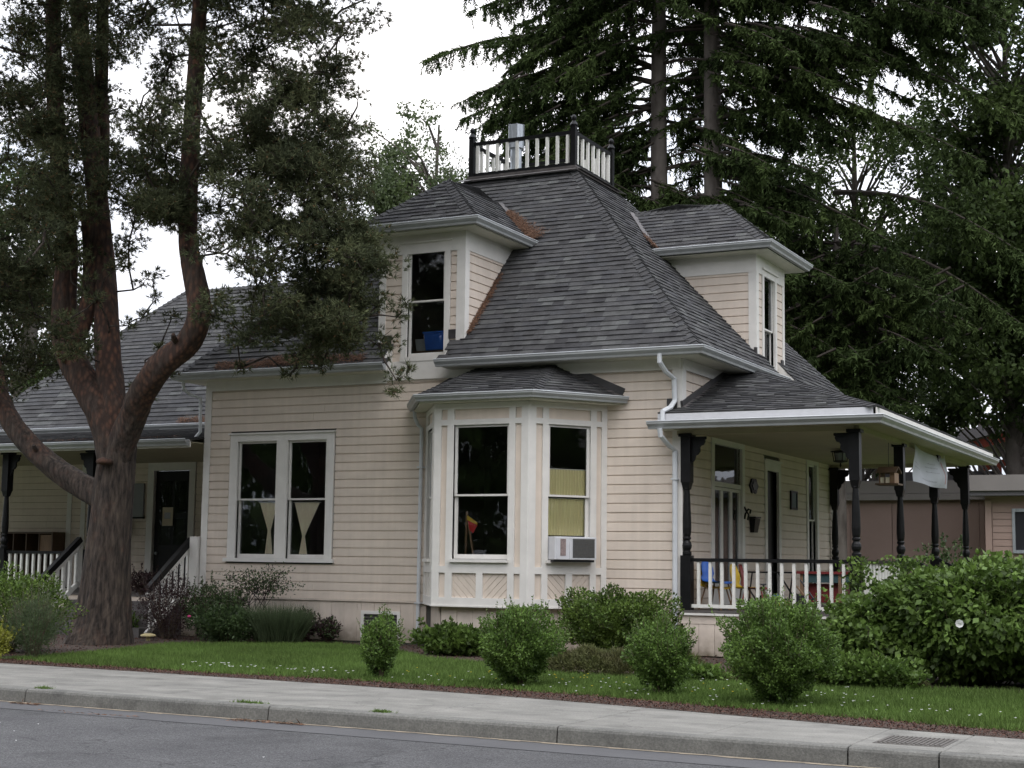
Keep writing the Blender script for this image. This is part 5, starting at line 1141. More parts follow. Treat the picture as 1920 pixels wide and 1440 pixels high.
leafy_tree('birch_tree', (-15.8, 18.5), 15.5, .12, 'wispy pale green birch behind the front dormer roof', fill([(-17.2, 15.3), (-15.6, 16.4), (-14.6, 14.6), (-13.7, 13.3), (-13.2, 12), (-17.8, 11.2)], 44, 18.5, .8, .35, .75)+fill([(-18, 12.6), (-16, 13.6), (-14.4, 13.4), (-12.2, 12.2), (-12, 8), (-18, 8)], 80, 18.5, 1., .6, 1.0), 'birch', .125, per=560, lean=.6)
# whip-like birch shoots
bt = thing('birch_tree', (-17.0, 18.2, 0), 'thin bare-tipped birch whips left of the birch crown', 'tree')
tw = MB(); V = []
tw.tube([(-17.0, 18.2, 0), (-17.1, 18.2, 7), (-17.0, 18.2, 12.5)], [.09, .06, .03], 6)
for i in range(16):
    a = rnd(-1.3, 1.5); L_ = rnd(2.0, 4.6); p = Vector((-17.0, 18.2, rnd(11, 12.6))); pts = [p]
    for k in range(7):
        f = k/6; p = p+Vector((math.sin(a)*L_/7*(.6+f*.9), rnd(-.1, .1), L_/7*(1.15-1.5*f*abs(math.sin(a))))); pts.append(p)
    tw.tube(pts, [.03, .025, .02, .014, .01, .008, .006, .004], 4, cap=False)
    for q in pts[2:]:
        n = 22; o = RNG.normal(size=(n, 3))*np.array([.18, .18, .2]); D = unit(rdir(n)+np.array([0, 0, -.8])); V.append(leaves(np.array(q)+o, D, rdir(n), .10*(.6+.6*RNG.random(n)), np.full(n, .055)))
tw.build('branches', M['twig'], bt)['kind'] = 'stuff'; cloud('crown', np.concatenate(V), 4, M['birch'], bt)
leafy_tree('dark_tree', (-29.5, 15.5), 14, .3, 'dark dense tree at the left edge behind the pine limbs', fill([(-33, 16), (-28.6, 14), (-28.2, 9.0), (-27.0, 7.9), (-26.6, 6.2), (-33, 3.5)], 70, 15.5, 1, .7, 1.3), 'fir', .16, per=300)
leafy_tree('shrubby_tree', (-27.6, 17), 7, .15, 'light green tree low behind the wing roof at far left', fill([(-30, 8.3), (-27.0, 8.4), (-25.8, 6.6), (-30, 5)], 26, 17, .8, .5, .9), 'birch', .15, per=240)
leafy_tree('small_tree', (-3.3, 27), 5.2, .14, 'small round-topped tree seen under the porch ceiling', fill([(-4.9, 6.2), (-1.6, 6.2), (-1.8, 4.6), (-4.8, 4.6)], 18, 27, .5, .3, .55), 'leaf', .14, per=200)
leafy_tree('small_tree', (-.9, 33), 8.3, .12, 'pale small tree above the porch roof corner, left of the red building', fill([(-2.6, 8.2), (-1.0, 7.6), (-.3, 6.2), (-3, 6.2)], 14, 33, .5, .4, .6), 'birch', .14, per=150)

# ================================================================ SHRUBS
def shrub(name, c, rx, ry, h, n, size, m, label, cat='shrub', group=None, shoots=40, shl=.16, low=.02, fine=1., twigs=14, base=.55, mi=None, asp=.55, lump=.21, leafup=.5):
    t = thing(name, (c[0], c[1], c[2] if len(c) > 2 else 0), label, cat, group); z0 = c[2] if len(c) > 2 else 0
    # lumpy ellipsoid-like volume, narrower at the foot
    d = rdir(n); rad = RNG.random(n)**.27*.95
    ph = RNG.random(6)*6
    def lumps(d): return 1+lump*(np.sin(d[:, 0]*5+ph[0])*np.cos(d[:, 2]*6+ph[1])+.7*np.sin(d[:, 1]*7+d[:, 2]*4+ph[2])+.5*np.sin(d[:, 0]*11+d[:, 2]*9+ph[3]))
    rr = rad*lumps(d); zz = d[:, 2]*rr
    foot = np.where(zz < 0, 1-(1-base)*np.clip(-zz, 0, 1)**1.3, 1)
    P = np.column_stack([c[0]+d[:, 0]*rr*rx*foot, c[1]+d[:, 1]*rr*ry*foot, z0+low+(zz*.5+.5)*(h-low)])
    P[:, 2] = np.maximum(P[:, 2], z0+.02)
    D = unit(d+np.array([0, 0, leafup])+RNG.normal(size=(n, 3))*.7)
    V = [leaves(P, D, unit(d+RNG.normal(size=(n, 3))*.6), size*(.6+.7*RNG.random(n)), size*asp*(.8+.4*RNG.random(n)))]
    tw = MB()
    for i in range(shoots):
        dd = rdir(1)[0]; dd[2] = abs(dd[2])*1.1+.1; dd /= np.linalg.norm(dd); f = float(lumps(dd[None])[0])
        p = np.array([c[0]+dd[0]*rx*f*.93, c[1]+dd[1]*ry*f*.93, z0+low+(dd[2]*f*.5*.86+.5)*(h-low)]); g = unit(dd*.55+np.array([0, 0, 1.])+RNG.normal(size=3)*.18); L_ = shl*(.3+1.3*RNG.random()**1.6)
        tw.tube([tuple(p-g*.08), tuple(p+g*L_)], [.003, .0015], 4, cap=False)
        k = int(10*fine*L_/.12)+4; s = RNG.random((k, 1))*L_; q = p+g*s; e = unit(rdir(k)+g*.8); V.append(leaves(q, e, rdir(k), size*.85*(.6+.6*RNG.random(k)), size*asp*.8*np.ones(k)))
    for i in range(twigs):
        a = rnd(0, 6.28); e = Vector((c[0]+math.cos(a)*rx*.6, c[1]+math.sin(a)*ry*.6, z0+h*rnd(.5, .8))); b = Vector((c[0]+math.cos(a)*rx*.12, c[1]+math.sin(a)*ry*.12, z0-.02))
        tw.tube([b, b.lerp(e, .5)+Vector((0, 0, .04)), e], [.012, .009, .004], 5, cap=False)
    if tw.v: tw.build('stems', M['twig'], t)['kind'] = 'stuff'
    A_ = np.concatenate(V); ms = M[m] if not isinstance(m, (list, tuple)) else [M[q] for q in m]
    cloud('foliage', A_, 4, ms, t, mi=None if not isinstance(m, (list, tuple)) else (RNG.random(len(A_)) < (mi or .2)).astype(int)); return t
G1 = 'clipped shrubs along the sidewalk'
shrub('privet_shrub', (-1.34, -7.0), (.235), .24, .76, 8000, .036, 'box', 'smallest and leftmost of the four shrubs along the sidewalk, tall and narrow', group=G1, shoots=46, shl=.15)
shrub('privet_shrub', (.60, -7.05), .48, .46, .92, 24000, .037, 'box', 'round bushy shrub in the mulch in front of the bay window', group=G1, shoots=90, shl=.14)
shrub('privet_shrub', (2.42, -7.15), .37, .37, .82, 13500, .036, 'box', 'loose open shrub in the mulch, second from the right along the sidewalk', group=G1, shoots=70, shl=.16)
shrub('privet_shrub', (3.92, -7.62), .60, .57, 1.12, 36000, .037, 'box', 'largest dense round shrub along the sidewalk, in front of the porch railing', group=G1, shoots=120, shl=.14)
shrub('laurel_hedge', (-.38, -1.75), .98, .62, 1.04, 27000, .05, 'boxdk', 'wide rounded evergreen hedge against the wall right of the bay window', shoots=110, shl=.12, base=.8)
shrub('bindweed_thicket', (5.3, -3.15), 1.66, 1.2, 1.58, 29000, .095, 'rhodo', 'large shrub overgrown with heart-leaved bindweed at the porch corner', shoots=90, shl=.15, base=.95, asp=.72, fine=.6, leafup=-.5, lump=.10)
shrub('bindweed_thicket', (3.78, -3.6), .58, .6, 1.08, 6500, .080, 'rhodo', 'lower left shoulder of leafy creeper spilling in front of the porch skirt', shoots=20, shl=.2, base=.95, asp=.72, fine=.6, leafup=-.5)
shrub('bindweed_thicket', (6.7, -3.2), 1.3, 1.1, 1.6, 13000, .088, 'rhodo', 'right end of the creeper-covered shrub bank at the picture edge', shoots=50, shl=.15, base=.95, asp=.72, fine=.6, leafup=-.5)
# creeper shoots climbing the post
t = thing('creeper', (2.95, -.25, 0), 'light green creeper climbing beside the porch corner post', 'vine')
n = 420; P = np.column_stack([2.98+RNG.normal(size=n)*.13, -.35+RNG.normal(size=n)*.1, .6+1.02*RNG.random(n)**.8]); cloud('foliage', leaves(P, unit(rdir(n)+np.array([0, 0, -.8])), rdir(n), .075*(.6+.6*RNG.random(n)), .055*np.ones(n)), 4, M['rhodo'], t)
n = 420; P = np.column_stack([3.5+RNG.normal(size=n)*.2, .6+RNG.normal(size=n)*.2, 1.2+.45*RNG.random(n)**.8]); cloud('foliage', leaves(P, unit(rdir(n)+np.array([0, 0, -.8])), rdir(n), .075*(.6+.6*RNG.random(n)), .055*np.ones(n)), 4, M['rhodo'], t)
# low heather hedge runs
for cx, cy, rx_, ry_, h_, lb in ((.95, -4.6, 1.35, .42, .42, 'low brownish-green heather mound behind the sidewalk shrubs, left one'), (3.55, -4.5, 1.25, .42, .42, 'low brownish-green heather mound in front of the porch skirt')):
    t = thing('heather_mound', (cx, cy, 0), lb, 'shrub', 'low heather along the lawn'); n = 22000; a = RNG.random(n)*6.283; r = RNG.random(n)**.5
    x = cx+np.cos(a)*r*rx_; y = cy+np.sin(a)*r*ry_; top = h_*np.sqrt(np.clip(1-r**3, .02, 1))*(.88+.10*np.sin(x*5)+.10*np.sin(x*13+y*9)+.06*np.sin(x*29-y*17)); P = np.column_stack([x, y, top*RNG.random(n)**.4*.85]); D = unit(np.column_stack([np.cos(a)*r*.7, np.sin(a)*r*.7, np.full(n, 1.)])+RNG.normal(size=(n, 3))*.25)
    D = unit(D+RNG.normal(size=(n, 3))*.5); cloud('foliage', blades(P, D, .04+.045*RNG.random(n), .015), 3, M['heath'], t)
shrub('creeping_vine', (2.0, -5.0), .45, .25, .22, 1500, .06, 'rhodo', 'leafy trailing weed at the foot of the heather between two sidewalk shrubs', cat='vine', shoots=0, twigs=0, base=1, asp=.75)
shrub('creeping_vine', (4.1, -4.85), .75, .35, .42, 3600, .06, 'rhodo', 'leafy trailing weed spilling onto the lawn right of the largest shrub', cat='vine', shoots=0, twigs=0, base=1, asp=.75)
shrub('hydrangea', (-2.95, -2.15), .72, .40, .44, 3400, .085, 'rhodo', 'low broad-leaved plant at the foot of the bay window skirt', cat='plant', shoots=10, shl=.2, twigs=4, base=.9, asp=.7)
t = thing('bindweed_flower', (-3.86, -1.35, .31), 'single white trumpet flower by the foot of the bay window', 'flower')
m_ = MB(); m_.lathe((-3.86, -1.42, .27), [(.008, 0), (.02, .04), (.055, .065), (.058, .07), (.02, .05)], 12); m_.build('petals', M['white'], t, smooth=True)
m_ = MB(); m_.tube([(-3.86, -1.42, .27), (-3.8, -1.4, .15), (-3.7, -1.4, .05)], .004, 5); m_.build('stem', M['lav'], t)
t = thing('bindweed_flower', (5.2, -4.55, .82), 'white trumpet flower on the front of the creeper-covered shrub', 'flower')
m_ = MB()
for k in range(8):
    a = k*math.pi/4; m_.add([(5.2, -4.50, .80), (5.2+.05*math.cos(a), -4.56, .80+.05*math.sin(a)), (5.2+.05*math.cos(a+math.pi/4), -4.56, .80+.05*math.sin(a+math.pi/4))], [(0, 1, 2)])
m_.build('petals', M['white'], t)
# left garden
shrub('evergreen_shrub', (-8.65, -5.9), .95, .9, 1.22, 20000, .05, 'boxdk', 'large green shrub at the left edge, left of the pine trunk', shoots=70, shl=.1, base=.85)
shrub('rosemary_shrub', (-7.25, -6.75), .40, .38, .86, 9000, .05, 'lav', 'feathery upright grey-green shrub left of the pine trunk foot', shoots=90, shl=.2, asp=.14, base=.6, leafup=1.6)
shrub('golden_shrub', (-7.55, -7.25), .30, .26, .46, 3000, .04, 'yellow', 'small yellow-green shrub at the lower left edge by the sidewalk', shoots=14, base=.8)
shrub('barberry_shrub', (-9.35, -1.25), .62, .5, 1.08, 6500, .035, 'purple', 'dark burgundy shrub in front of the stair railing', shoots=60, shl=.25, base=.7)
shrub('rose_bush', (-8.35, -1.15), .66, .45, .95, 7600, .045, ['rose', 'purple'], 'tall leggy rose bush with reddish tips beneath the double window', mi=.1, shoots=36, shl=.3, base=.7)
t = thing('nandina', (-7.5, -.75, 0), 'airy bamboo-like plant reaching above the skirt under the double window', 'plant')
tw = MB(); V = []
for i in range(26):
    b = np.array([-8.0+rnd(-.3, .5), -.75+rnd(-.1, .1), .55]); e = np.array([rnd(-8.5, -6.95), -.7+rnd(-.25, .2), rnd(.85, 1.33)]); mid_ = (b+e)/2+np.array([0, 0, .12]); tw.tube([tuple(b), tuple(mid_), tuple(e)], [.006, .005, .003], 4, cap=False)
    for p in (mid_, (mid_+e)/2, e):
        k = 22; o = RNG.normal(size=(k, 3))*np.array([.10, .08, .045]); V.append(leaves(p+o, unit(rdir(k)+np.array([0, 0, -.3])), unit(np.array([0, 0, 1.])+RNG.normal(size=(k, 3))*.5), .055*(.6+.6*RNG.random(k)), .026*np.ones(k)))
tw.build('stems', M['purple'], t)['kind'] = 'stuff'; A_ = np.concatenate(V); cloud('foliage', A_, 4, [M['rose'], M['purple']], t, mi=(RNG.random(len(A_)) < .12).astype(int))
shrub('peony', (-7.85, -1.45), .62, .40, .62, 5200, .07, 'rose', 'leafy green clump low in the bed between rose and lavender', cat='plant', shoots=12, shl=.2, base=.9, asp=.4)
t = thing('lavender', (-7.0, -1.15, 0), 'spiky grass-like lavender clump beneath the double window', 'plant')
n = 4200; a = RNG.random(n)*6.28; r = RNG.random(n)**.5*.42; P = np.column_stack([-7.0+np.cos(a)*r*1.1, -1.15+np.sin(a)*r*.7, np.full(n, .03)+.12*RNG.random(n)]); D = unit(np.column_stack([np.cos(a)*r*1.1, np.sin(a)*r*.8, np.full(n, .8)])+RNG.normal(size=(n, 3))*.1)
cloud('foliage', blades(P, D, .35+.32*RNG.random(n), .011), 3, M['lav'], t)
shrub('burgundy_shrub', (-6.95, -.42), .27, .22, .55, 1500, .055, ['purple', 'rose'], 'taller of two dark red-leaved shrubs by the wall right of the lavender', mi=.35, group='small burgundy shrubs', shoots=8, shl=.06, base=.4, twigs=6)
shrub('burgundy_shrub', (-6.48, -.40), .24, .2, .42, 1100, .055, ['purple', 'rose'], 'shorter of two dark red-leaved shrubs, nearest the crawl-space vent', mi=.35, group='small burgundy shrubs', shoots=6, shl=.05, base=.4, twigs=6)
t = thing('rose_flower', (-8.45, -1.75, .42), 'tiny magenta bloom low in the bed under the double window', 'flower'); m_ = MB(); m_.lathe((-8.45, -1.78, .42), [(.01, 0), (.032, .015), (.03, .04), (.01, .045)], 9); m_.build('petals', M['pinkflower'], t)
t = thing('mushroom', (-9.2, -1.95, 0), 'pale yellow flat mushroom cap at the foot of the burgundy shrub', 'mushroom'); m_ = MB(); m_.lathe((-9.2, -1.95, 0), [(.04, 0), (.035, .08)], 10); m_.build('stem', M['tan'], t); m_ = MB(); m_.lathe((-9.2, -1.95, .08), [(.05, 0), (.14, .005), (.13, .03), (.06, .05)], 14); m_.build('cap', M['tan'], t)
shrub('hanging_plant', (-11.3, .3, .75), .28, .25, .42, 1400, .05, 'purple', 'dark potted plant standing on the porch right of the pine trunk', cat='plant', shoots=10, base=.7)
shrub('fern', (-10.6, -1.0), .4, .3, .42, 1500, .06, 'boxdk', 'low green growth at the stair foot behind the pine trunk', cat='plant', shoots=10)
shrub('maple_shrub', (1.9, 11.8, .3), .75, .4, 1.75, 800, .10, 'rose', 'loose leafy shrub behind the porch against the pink neighbour wall', shoots=14, shl=.35, base=.6)
shrub('spirea', (7.0, -1.6, 1.0), .42, .3, .78, 1600, .035, ['rhodo', 'white'], 'pale pink-flowering shrub top at the right edge above the creeper', mi=.25, shoots=10)
# litter of pine needles on the roof and in the valleys
def litter(name, P0, P1, wd, n, nrm, z=.02, parent=None, w2=None):
    P0, P1 = np.array(P0), np.array(P1); t_ = RNG.random(n); d = unit(P1-P0); s = unit(np.cross(d, np.array(nrm))); ww = wd if w2 is None else wd+(w2-wd)*t_
    P = P0+(P1-P0)*t_[:, None]+s*(RNG.normal(size=n)*.5*ww)[:, None]+np.array(nrm)*(RNG.random(n)*z)[:, None]
    rd_ = rdir(n); nn_ = unit(np.array(nrm, float)); D = unit(rd_-nn_*np.sum(rd_*nn_, axis=1)[:, None]*.9)
    return cloud(name, leaves(P, D, np.tile(nrm, (n, 1))+RNG.normal(size=(n, 3))*.3, .06*(.5+RNG.random(n)), .012*np.ones(n)), 4, M['litter'], parent)
nf = (0, -.73, .684)
litter('needle_litter', (-9.2, -.30, ez+.12), (-6.9, -.30, ez+.15), .12, 2600, nf, .04); litter('needle_litter', (-8.0, -.26, ez+.18), (-5.9, -.30, ez+.13), .12, 1900, nf, .04)
litter('needle_litter', (ax1+.02, yb0-.05, az+.02), (axm+.42, yb-.38, azt-.30), .26, 5200, nf, .06, w2=.03)
litter('needle_litter', (xb0+.05, by0-.05, bz+.03), (xb+.35, bym-.40, bzt-.42), .10, 1800, (.73, 0, .684), .05, w2=.03)
litter('needle_litter', (-3.98, .05, ez+.5+.02), (-3.98, 1.3, ez+1.8), .05, 1300, nf, .04)
litter('needle_litter', (-13.6, 4.05, wez+.08), (-11.5, 4.05, wez+.08), .10, 1500, nf, .06); litter('needle_litter', (-13.5, -.3, lz0+.05), (-10, -.3, lz0+.05), .08, 500, (0, 0, 1), .03)
litter('kerb_litter', (-.75, ky(-.4)-.10, -.145), (.1, ky(0)-.10, -.145), .05, 260, (0, 0, 1), .012); litter('kerb_litter', (-3.8, ky(-3.7)-.12, -.145), (-3.4, ky(-3.5)-.12, -.145), .05, 120, (0, 0, 1), .012); litter('kerb_litter', (-3.0, ky(-3)-.5, -.145), (-1.6, ky(-2)-.5, -.145), .04, 60, (0, 0, 1), .008)

# ================================================================ NEIGHBOURS
nb = thing('neighbour_building', (0, 20, 0), 'low flat-roofed pinkish building behind the porch', 'building')
m_ = MB(); m_.box(-14, 1.35, 20.3, 30, 0, 3.5); m_.build('wall', M['pink'], nb)
x = -6.0
while x < 1.3:
    m_ = MB(); m_.box(x+.01, min(x+1.2, 1.34)-.01, 20.26, 20.3, .05, 3.28); m_.build('wall_panel', M['pink'], nb); x += 1.2
m_ = MB(); m_.box(-14.2, 1.6, 20.0, 20.26, 3.34, 3.52); m_.build('fascia_board', M['fascia'], nb)
m_ = MB(); m_.box(-14.2, 1.6, 20.03, 20.26, 3.53, 3.88); m_.build('fascia_board', M['fascia'], nb)
m_ = MB(); m_.box(-1.6, 1.6, 20.9, 21.0, 3.9, 4.18); m_.build('parapet', M['roofgrey'], nb)
m_ = MB(); m_.box(-14.2, 1.6, 20.05, 30.2, 3.8, 3.9); m_.build('roof', M['roofgrey'], nb)
m_ = MB(); m_.box(1.85, 12, 17.3, 26, 0, 3.3); m_.build('wall', M['pinklt'], nb)
z = 1.0
while z < 3.0:
    m_ = MB(); m_.box(2.04, 2.52, 17.26, 17.3, z, z+.158); m_.build('wall_board', M['pinklt'], nb)
    m_ = MB(); m_.box(3.6, 6.5, 17.26, 17.3, z, z+.165); m_.build('wall_board', M['pinklt'], nb); z += .172
m_ = MB(); m_.box(1.86, 2.02, 17.24, 17.3, 0, 3.2); m_.build('corner_board', M['pinklt'], nb)
m_ = MB(); m_.box(1.5, 12, 16.8, 17.3, 3.30, 3.42, ); m_.build('soffit', M['roofgrey'], nb)
m_ = MB(); m_.box(1.45, 12, 16.74, 16.8, 3.42, 3.82); m_.build('fascia_board', M['fascia'], nb)
m_ = MB(); m_.box(1.45, 12, 16.8, 26, 3.7, 3.8); m_.build('roof', M['roofgrey'], nb)
m_ = MB(); m_.box(2.53, 2.60, 17.2, 17.3, 1.85, 2.98); m_.box(3.45, 3.52, 17.2, 17.3, 1.85, 2.98); m_.box(2.6, 3.45, 17.2, 17.3, 2.9, 2.98); m_.box(2.6, 3.45, 17.2, 17.3, 1.85, 1.93); wn = m_.build('window', M['steel'], nb)
m_ = MB(); m_.box(2.6, 3.45, 17.27, 17.28, 1.93, 2.9); m_.build('pane', M['rubber'], wn)
rb = thing('red_building', (4, 34, 0), 'dark red building with sloping grey roof glimpsed behind the neighbour', 'building')
m_ = MB(); m_.prism([(-1.9, 32, 6.15), (9, 32, 9.0), (9, 32, 8.6), (-1.9, 32, 5.75)], (0, 8, 0)); m_.build('roof', M['roofgrey'], rb)
m_ = MB(); m_.prism([(-1.5, 32.3, 5.82), (9, 32.3, 8.55), (9, 32.3, 8.2), (-1.5, 32.3, 5.5)], (0, .1, 0)); m_.build('fascia', M['redpaint'], rb)
m_ = MB(); m_.prism([(.2, 34.5, 0), (9, 34.5, 0), (9, 34.5, 8.2), (.2, 34.5, 6.2)], (0, 5, 0)); m_.build('wall', M['redpaint'], rb)
m_ = MB(); m_.prism([(-.9, 33.4, 5.2), (4, 33.4, 6.3), (4, 33.4, 6.05), (-.9, 33.4, 4.95)], (0, .3, 0)); m_.build('beam', M['redpaint'], rb)
m_ = MB(); m_.box(-.5, -.25, 33.3, 33.5, 0, 5.2); m_.build('post', M['redpaint'], rb)
hb = thing('far_house', (-25.8, 17, 0), 'pale grey-blue gable end peeping above the wing roof at far left', 'house')
m_ = MB(); m_.box(-26.6, -25.6, 18, 22, 0, 7.6); m_.build('wall', M['banner'], hb)
m_ = MB(); m_.prism([(-26.8, 17.8, 7.6), (-25.4, 17.8, 7.6), (-26.1, 17.8, 8.1)], (0, 4, 0)); m_.build('roof', M['roofgrey'], hb)

# ================================================================ SMALL THINGS
# air conditioner in the right bay window
ac = thing('air_conditioner', tuple(B.p(.76, .12, 1.50)), 'white and grey window air conditioner in the right bay window', 'air conditioner')
m_ = MB(); B.box(m_, .37, 1.15, -.12, .24, 1.505, 1.875); m_.build('case', M['acw'], ac, bevel=.008)
m_ = MB(); B.box(m_, .70, 1.11, .241, .246, 1.54, 1.845); g = m_.build('grille', M['acd'], ac)
for i in range(13):
    m_ = MB(); B.box(m_, .71, 1.10, .246, .251, 1.55+i*.0225, 1.556+i*.0225); m_.build('grille_bar', M['iron'], g)
m_ = MB(); B.box(m_, .47, .57, .241, .246, 1.57, 1.84); m_.build('side_vent', M['acr'], ac)
m_ = MB(); B.box(m_, .64, .665, .241, .256, 1.51, 1.87); B.box(m_, .40, .43, .241, .25, 1.52, 1.86); m_.build('case_rib', M['acw'], ac)
m_ = MB(); B.box(m_, .38, 1.13, .0, .20, 1.47, 1.503); m_.build('base_pan', M['rubber'], ac)
# curtains
def curtain(label, wl, a, b, z0, z1, n, m, folds=14, tie=None, top=None, name='curtain'):
    t = thing(name, tuple(wl.p((a+b)/2, n, z0)), label, 'curtain'); nu, nz_ = 60, 26; vs = []
    for j in range(nz_+1):
        f = j/nz_; z = z0+(z1-z0)*f; aa, bb = a, b
        if tie:
            zt, wt, wb, cx_ = tie; c = cx_
            if z > zt: g = (z-zt)/(z1-zt); g = g**1.05; hw_ = wt+((b-a)/2-wt)*g; cc = c+((a+b)/2-c)*g
            else: g = (zt-z)/(zt-z0); hw_ = wt+(wb-wt)*g; cc = c
            aa, bb = cc-hw_, cc+hw_
        for i in range(nu+1):
            u = aa+(bb-aa)*i/nu; amp = .012 if not tie else .010*min(1, (bb-aa)/.3); vs.append(wl.p(u, n+amp*math.sin(i/nu*folds*math.pi*2+.5*math.sin(i*.3)), z))
    fs = [(j*(nu+1)+i, j*(nu+1)+i+1, (j+1)*(nu+1)+i+1, (j+1)*(nu+1)+i) for j in range(nz_) for i in range(nu)]
    m_ = MB(); m_.add(vs, fs); m_.build('fabric', M[m], t, smooth=True); m_ = MB(); m_.tube([wl.p(a-.02, n, z1), wl.p(b+.02, n, z1)], .009, 6); m_.build('curtain_rod', M['rail'], t)
    return t
curtain('yellow half curtain behind the upper pane of the right bay window', B, .39, 1.12, 2.56, 2.98, -.085, 'yelcurt')
curtain('yellow curtain behind the lower pane, above the air conditioner', B, .37, 1.13, 1.90, 2.50, -.115, 'yelcurt')
curtain('cream curtain tied in the middle, in the left half of the double window', front, -8.40, -8.00, 1.55, 2.50, -.115, 'cream', 10, tie=(1.98, .035, .085, -8.17))
curtain('wider cream curtain tied in the middle, in the right half of the double window', front, -7.62, -7.06, 1.55, 2.50, -.115, 'cream', 12, tie=(1.88, .03, .09, -7.40))
# easel behind the bay window
t = thing('easel', (-3.3, -.75, .74), 'wooden easel with a red and yellow paper inside the left bay window', 'easel')
for a_, b_ in (((-3.42, -.95, 2.28), (-3.52, -.80, 1.0)), ((-3.42, -.95, 2.28), (-3.18, -.95, 1.0))):
    m_ = MB(); m_.bar(a_, b_, .035, .02, up=(0, 1, 0)); m_.build('leg', M['wood'], t)
m_ = MB(); m_.add([(-3.40, -.97, 2.18), (-3.20, -.99, 2.05), (-3.28, -.99, 1.92), (-3.36, -.97, 1.98)], [(0, 1, 2, 3)]); m_.build('paper', M['redart'], t)
m_ = MB(); m_.add([(-3.40, -.975, 2.22), (-3.20, -.995, 2.10), (-3.20, -.995, 2.06), (-3.40, -.975, 2.14)], [(0, 1, 2, 3)]); m_.build('paper', M['yplastic'], t)
# dormer window still life
t = thing('storage_bin', (-4.72, .28, 5.2), 'blue plastic storage bin behind the front dormer window', 'bin')
m_ = MB(); m_.hexa([(-4.90, .12, 5.20), (-4.52, .12, 5.20), (-4.52, .55, 5.20), (-4.90, .55, 5.20), (-4.93, .10, 5.50), (-4.49, .10, 5.50), (-4.49, .58, 5.50), (-4.93, .58, 5.50)]); m_.build('body', M['blue'], t, bevel=.008)
m_ = MB(); m_.box(-4.95, -4.47, .09, .60, 5.50, 5.53); m_.build('rim', M['blue'], t)
t = thing('plastic_tub', (-5.05, .27, 5.2), 'clear plastic tub left of the blue bin in the dormer window', 'tub'); m_ = MB(); m_.hexa([(-5.13, .2, 5.2), (-4.94, .2, 5.2), (-4.94, .42, 5.2), (-5.13, .42, 5.2), (-5.15, .18, 5.42), (-4.94, .18, 5.42), (-4.94, .44, 5.42), (-5.15, .44, 5.42)]); m_.build('body', M['clear'], t)
t = thing('switch_plate', (-5.10, .5, 5.45), 'white plate on the left inside the dormer window', 'panel'); m_ = MB(); m_.box(-5.16, -5.06, .5, .52, 5.38, 5.60); m_.build('plate', M['rail'], t)
t = thing('cardboard_shelf', (-4.83, .25, 5.1), 'brown box edge along the dormer window sill', 'box'); m_ = MB(); m_.box(-5.18, -4.46, .14, .62, 5.08, 5.195); m_.build('body', M['dkwood'], t)
m_ = MB(); m_.box(-5.7, -4.1, 2.3, 2.35, 4.9, 7.3); m_.box(-5.7, -4.1, .13, 2.3, 4.93, 4.96); m_.build('partition', M['innerdark'], house)
m_ = MB(); m_.box(-1.6, -1.55, 4.0, 5.66, 4.9, 6.9); m_.box(-1.6, -.14, 4.05, 5.6, 4.93, 4.96); m_.build('partition', M['inner'], house)
curtain('sheer white curtain in the side dormer window', side, 4.44, 5.06, 5.2, 7.0, -.16, 'cream', 9)
# porch: things on the wall
t = thing('wall_plaque', (.05, 3.68, 2.70), 'dark oval wreath-like plaque between the two porch doors', 'plaque')
m_ = MB(); prof = [(math.cos(a)*(.22+.02*math.cos(6*a)), math.sin(a)*(.135+.02*math.cos(6*a))) for a in np.linspace(0, 6.2832, 30)[:-1]]; m_.prism([(.026, 3.68+a, 2.90+b) for a, b in prof], (.03, 0, 0)); m_.build('plate', M['black'], t)
m_ = MB(); m_.prism([(.05, 3.68+a*.6, 2.90+b*.6) for a, b in prof], (.02, 0, 0)); m_.build('centre', M['darkmetal'], t)
t = thing('mailbox', (.08, 3.6, 2.03), 'small black mailbox on the wall below the oval plaque', 'mailbox')
m_ = MB(); m_.hexa([(.026, 3.50, 2.05), (.10, 3.50, 2.05), (.10, 3.72, 2.05), (.026, 3.72, 2.05), (.026, 3.46, 2.32), (.14, 3.46, 2.30), (.14, 3.76, 2.30), (.026, 3.76, 2.32)]); m_.build('body', M['black'], t); m_ = MB(); m_.box(.026, .15, 3.45, 3.77, 2.31, 2.335); m_.build('lid', M['black'], t)
t = thing('wall_hook', (.08, 3.12, 2.35), 'dark scrolled iron hook on the garden door casing', 'hook'); m_ = MB(); m_.tube([(.05, 3.10, 2.28), (.07, 3.11, 2.38), (.12, 3.12, 2.46), (.16, 3.13, 2.44), (.14, 3.14, 2.38)], .018, 6); m_.tube([(.05, 3.10, 2.5), (.08, 3.12, 2.42), (.12, 3.13, 2.36), (.10, 3.13, 2.26)], .016, 6); m_.build('scroll', M['black'], t)
t = thing('picture_frame', (.05, 6.25, 2.58), 'dark framed notice on the wall beside the narrow porch window', 'frame'); m_ = MB(); m_.box(.026, .06, 6.03, 6.08, 2.56, 2.93); m_.box(.026, .06, 6.42, 6.47, 2.56, 2.93); m_.box(.026, .06, 6.08, 6.42, 2.56, 2.60); m_.box(.026, .06, 6.08, 6.42, 2.89, 2.93); m_.build('frame', M['black'], t); m_ = MB(); m_.box(.03, .045, 6.08, 6.42, 2.60, 2.89); m_.build('print', M['teal'], t)
t = thing('porch_lantern', (1.4, 4.65, 3.3), 'black iron lantern fixed to the porch ceiling', 'lamp')
